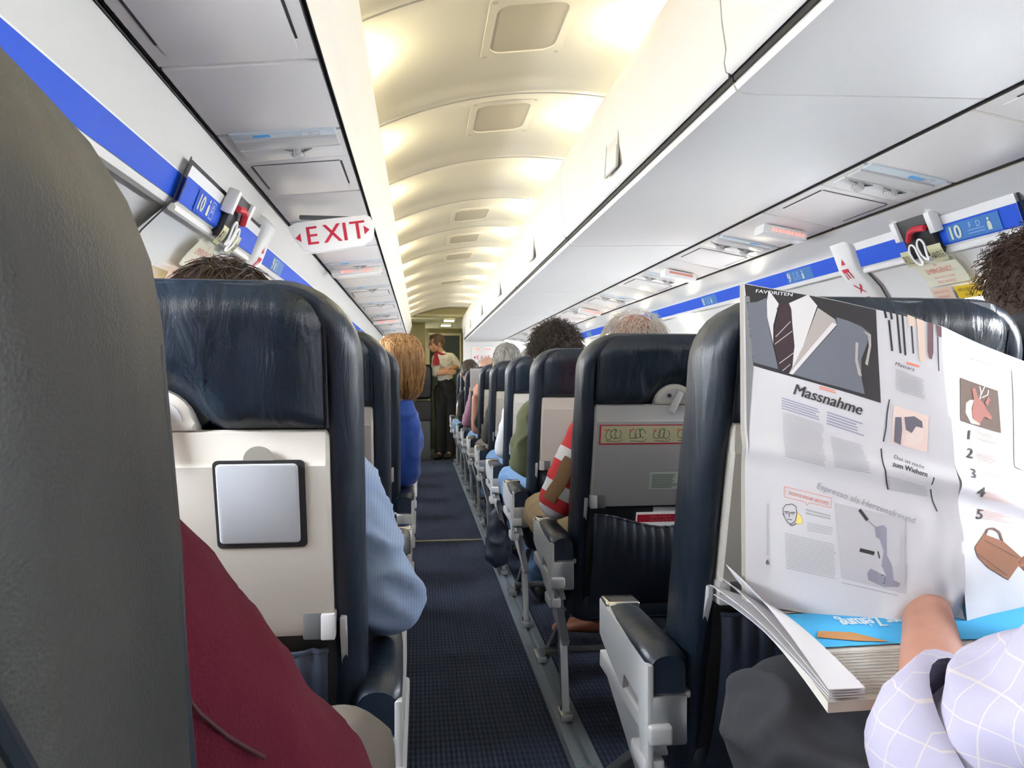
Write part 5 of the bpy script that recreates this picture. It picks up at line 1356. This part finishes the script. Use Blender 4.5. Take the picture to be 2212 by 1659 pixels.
# words
q = Print(); tline(q, 'Massnahme', (846, 842), (1242, 972), 33, z1, .018); tline(q, 'zum Wiehern', (1418, 1272), (1620, 1338), 16, z1, .018); tline(q, 'Das ist nicht', (1434, 1226), (1612, 1292), 11, z1); tline(q, 'Mascara', (1440, 672), (1558, 708), 11, z1)
for pts in ([(1410, 880), (1398, 960), (1392, 1050), (1378, 1130)], [(1365, 1170), (1366, 1260), (1384, 1340), (1405, 1410)], [(1664, 1340), (1654, 1384)], [(1654, 1410), (1672, 1480), (1700, 1540)]): q.line([z1(*p) for p in pts], 3)
pr('headlines', q, (.03, .03, .035), 1, pg, SL)
q = Print(); tline(q, 'Espresso als Herzensfreund', (985, 1396), (1556, 1606), 19, z1); pr('pale_headline', q, (.32, .32, .35), 1, pg, SL)
q = Print(); rnd = random.Random(4)
block(q, z1, [(786, 862), (1012, 940), (1010, 1010), (784, 936)], 5, .5, .3, rnd); block(q, z1, [(1048, 950), (1282, 1030), (1280, 1112), (1046, 1032)], 5, .5, .3, rnd)
pr('lead_text', q, (.30, .30, .40), 1, pg, SL)
q = Print()
block(q, z1, [(792, 950), (1032, 1030), (1034, 1280), (794, 1215)], 26, .42, .06, rnd); block(q, z1, [(1070, 1095), (1262, 1150), (1300, 1320), (1082, 1280)], 20, .42, .1, rnd); block(q, z1, [(1444, 694), (1620, 760), (1626, 884), (1446, 826)], 12, .42, .1, rnd); block(q, z1, [(1394, 1330), (1640, 1400), (1650, 1460), (1412, 1420)], 8, .4, .1, rnd)
block(q, z2, [(808, 290), (1110, 360), (1110, 560), (820, 500)], 19, .42, .05, rnd); block(q, z2, [(936, 230), (1088, 262), (1090, 310), (940, 285)], 5, .42, .1, rnd); block(q, z2, [(930, 152), (1075, 192), (1075, 222), (930, 190)], 2, .6, .1, rnd); block(q, z2, [(700, 120), (712, 120), (712, 420), (700, 420)], 40, .5, .1, rnd); block(q, z2, [(1140, 570), (1490, 650), (1490, 660), (1142, 580)], 1, .6, .1, rnd)
pr('text_columns', q, (.40, .39, .41), 1, pg, SL)
q = Print(); tline(q, 'TOYS FOR BOYS', (822, 68), (1056, 132), 10, z2, .01); q.line([z2(800, 22), z2(1078, 92), z2(1074, 148), z2(950, 118), z2(935, 134), z2(925, 112), z2(802, 82), z2(800, 22)], 1.0)
block(q, z1, [(1000, 798), (1106, 832), (1106, 852), (1000, 820)], 2, .6, .2, rnd); block(q, z1, [(1510, 650), (1590, 672), (1590, 690), (1510, 670)], 1, .7, .1, rnd)
pr('red_words', q, (.70, .20, .13), 1, pg, SL)
# small pictures
q = Print(); cellquad(q, [z1(1436, 914), z1(1646, 978), z1(1640, 1196), z1(1424, 1136)], 4, 4); pp = pr('portrait', q, (.78, .62, .56), 1, pg, SL)
q = Print(); fill(q, z1, [(1500, 985), (1560, 980), (1606, 1010), (1612, 1050), (1570, 1040), (1545, 1080), (1510, 1060)]); fill(q, z1, [(1446, 985), (1482, 985), (1488, 1060), (1480, 1150), (1440, 1130)]); pr('portrait_hair', q, (.13, .12, .15), 2, pp, SL)
q = Print(); fill(q, z1, [(1550, 1082), (1575, 1042), (1614, 1056), (1620, 1100), (1600, 1140), (1560, 1150), (1500, 1150), (1510, 1090)]); pr('portrait_face', q, (.80, .66, .60), 2, pp, SL)
q = Print(); q.line([z2(*p) for p in ((800, 190), (796, 150), (812, 128), (850, 124), (872, 140), (878, 180), (870, 220), (848, 240), (826, 232), (806, 200), (800, 180))], 1.4)
for p in (((804, 168), (830, 168)), ((840, 172), (868, 172)), ((812, 176), (826, 178)), ((845, 180), (862, 182)), ((834, 170), (832, 200)), ((822, 212), (852, 216)), ((836, 240), (850, 250), (876, 236))): q.line([z2(*a) for a in p], 1.3)
fd = pr('face_drawing', q, (.03, .03, .035), 2, pg, SL)
q = Print(); fill(q, z2, [(876, 165), (905, 200), (912, 236), (872, 240), (880, 200)]); pr('yellow_patch', q, (.80, .66, .16), 1, fd, SL)
q = Print(); cellquad(q, [z2(1100, 120), z2(1500, 215), z2(1512, 640), z2(1140, 550)], 6, 6); gp = pr('grey_picture', q, (.50, .49, .52), 1, pg, SL)
q = Print(); q.line([z2(1240, 160), z2(1288, 222)], 7); q.line([z2(1246, 390), z2(1332, 412)], 8); q.line([z2(1352, 400), z2(1362, 440)], 3); fill(q, z2, [(1368, 530), (1394, 536), (1390, 582), (1368, 570)]); pr('machine_handles', q, (.03, .03, .03), 2, gp, SL)
q = Print(); q.line([z2(1290, 224), z2(1345, 270)], 2.5); fill(q, z2, [(1330, 262), (1380, 250), (1398, 268), (1402, 420), (1430, 480), (1440, 560), (1400, 540), (1372, 480), (1384, 400), (1360, 330), (1340, 320)]); fill(q, z2, [(1290, 520), (1310, 496), (1400, 540), (1480, 580), (1470, 600), (1380, 598), (1296, 560)]); pr('coffee_machine', q, (.25, .24, .30), 2, gp, SL)
q = Print(); q.text('6', z2(696, 462)[0], z2(696, 470)[1], 15, bold=.03); pr('page_number', q, (.03, .03, .035), 1, pg, SL)
# right page
q = Print(); tline(q, 'THE TOP FIVE', (1878, 606), (2044, 650), 8, z1, .01)
for i, y in enumerate((1052, 1180, 1290, 1410, 1520)): block(q, z1, [(1930, y), (2090+i*14, y+38), (2096+i*14, y+90), (1940, y+56)], 5, .35, .3, rnd)
pr('red_words', q, (.76, .42, .36), 1, pgr, SR, mat('print_pink_words', (.76, .46, .40), .75))
q = Print(); q.line([z1(1846, 566), z1(2076, 626), z1(2072, 672), z1(1846, 618), z1(1846, 566)], 1.0); block(q, z1, [(1880, 668), (2040, 708), (2040, 738), (1880, 700)], 3, .4, .3, rnd); pr('grey_words', q, (.6, .58, .6), 1, pgr, SR)
q = Print(); cellquad(q, [z1(1846, 734), z1(2068, 802), z1(2092, 1060), z1(1842, 1000)], 4, 4); dp = pr('animal_photo', q, (.085, .04, .022), 1, pgr, SR)
q = Print(); fill(q, z1, [(1900, 868), (1926, 866), (1910, 920), (1916, 980), (1960, 1010), (1960, 1020), (1905, 1012), (1872, 950), (1876, 890)]); q.line([z1(1960, 870), z1(1968, 820), z1(1960, 780)], 2.5); q.line([z1(1968, 830), z1(1990, 780)], 2.5); q.line([z1(1972, 850), z1(2008, 830), z1(2012, 800)], 2.5); pr('plaque_and_antlers', q, (.55, .46, .40), 2, dp, SR)
q = Print(); fill(q, z1, [(1926, 870), (1912, 800), (1932, 790), (1950, 850), (1980, 880), (2000, 920), (2034, 964), (2026, 985), (1990, 965), (1978, 975), (1960, 1010), (1918, 984), (1910, 930)]); fill(q, z1, [(1990, 880), (2010, 840), (2022, 860), (2006, 900)]); pr('deer_head', q, (.30, .085, .06), 3, dp, SR)
q = Print()
for s_, p in zip('12345', ((1868, 1108), (1872, 1218), (1884, 1340), (1906, 1448), (1926, 1578))): q.text(s_, *z1(*p), 30, rot=-.12, bold=.03)
pr('numbers', q, (.03, .03, .035), 1, pgr, SR)
q = Print(); fill(q, z2, [(1922, 385), (1975, 305), (2090, 345), (2210, 440), (2190, 480), (2120, 568), (2000, 500), (1940, 440)]); hb = pr('handbag', q, (.26, .10, .045), 1, pgr, SR)
q = Print(); q.line([z2(1980, 310), z2(1995, 275), z2(2030, 270), z2(2065, 292), z2(2084, 345)], 4); q.line([z2(1975, 340), z2(2180, 440)], 2); q.line([z2(1935, 420), z2(2110, 540)], 2); pr('bag_handle', q, (.14, .06, .04), 2, hb, SR)
q = Print(); cellquad(q, [z1(2156, 664), z1(2420, 740), z1(2500, 1400), z1(2180, 1260)], 3, 3); pr('pink_picture', q, (.74, .60, .58), 1, pgr, SR)
# fingers of the reader's other hand are behind the right page

# ------------------------------------------------------------------ folded newspapers on his lap
tl = empty('folded_newspaper', (.52, .82, .655), 'folded newspaper with a blue banner lying on the reader\'s lap', 'newspaper')
ol = tl.location.copy()
def lap(u, v, lift=0.0):       # u left to right, v far edge to near fold
    a, b, c, d = V3((.405, .915, .676)), V3((.80, .925, .676)), V3((.80, .655, .662)), V3((.374, .645, .662))
    p = (a*(1-u)+b*u)*(1-v)+(d*(1-u)+c*u)*v
    return p+V3((0, 0, .010*math.sin(PI*v)+lift))-ol
b = MB()
b.slab(lambda u, v: (lap(u, v), V3((0, 0, 1))), 12, 10, .010); b.build('paper_stack', M['newsprint'], tl, angle=50)
for k, (du, dz, da) in enumerate(((-.030, .004, 0), (-.034, .009, .02), (-.026, .014, .03), (-.016, .019, .035))):
    b = MB()      # the fanned edges of the sheets
    def f(u, v, k=k, du=du, dz=dz):
        p = lap(u*(.035+.05*v)+.004, 1-(1-v)*.96, .003+dz*.25); e = (1-u)**2*(1-v*.98)
        return (p+V3((du*e*1.2, .0, dz*2.0*e+.0012*k)), V3((0, 0, 1)))
    b.slab(f, 10, 10, .0008); b.build('sheet', M['paper'], tl, angle=60)
S = lambda off: (lambda u, v: lap(u, 1-v, off))
q = Print(); q.cells(.05, .34, .95, .36, 16, 6); q.build('blue_banner', S(.0022), mat('banner_blue', (.05, .42, .80), .7), tl)
q = Print(); q.cells(.06, .72, .94, .27, 8, 4); q.build('white_margin', S(.0020), M['paper'], tl)
q = Print(); q.text('Aargauer Zeitung', .50, .60, .15, rot=PI, sx=.27, bold=.015); q.rect(.33, .62, .09, .06); q.build('masthead', lambda u, v: lap(u, 1-v, .0028), mat('masthead_white', (.72, .86, .92), .7), tl)
q = Print(); q.lines(.08, .31, .92, .28, 13, .4, .15, random.Random(8)); q.build('text_lines', S(.0024), mat('print_dark_text', (.34, .32, .30), .8), tl)
q = Print(); q.poly([(.10, .42), (.20, .37), (.28, .35), (.21, .45), (.12, .48)]); q.build('brown_figure', S(.0032), mat('print_figure', (.45, .22, .08), .8), tl)
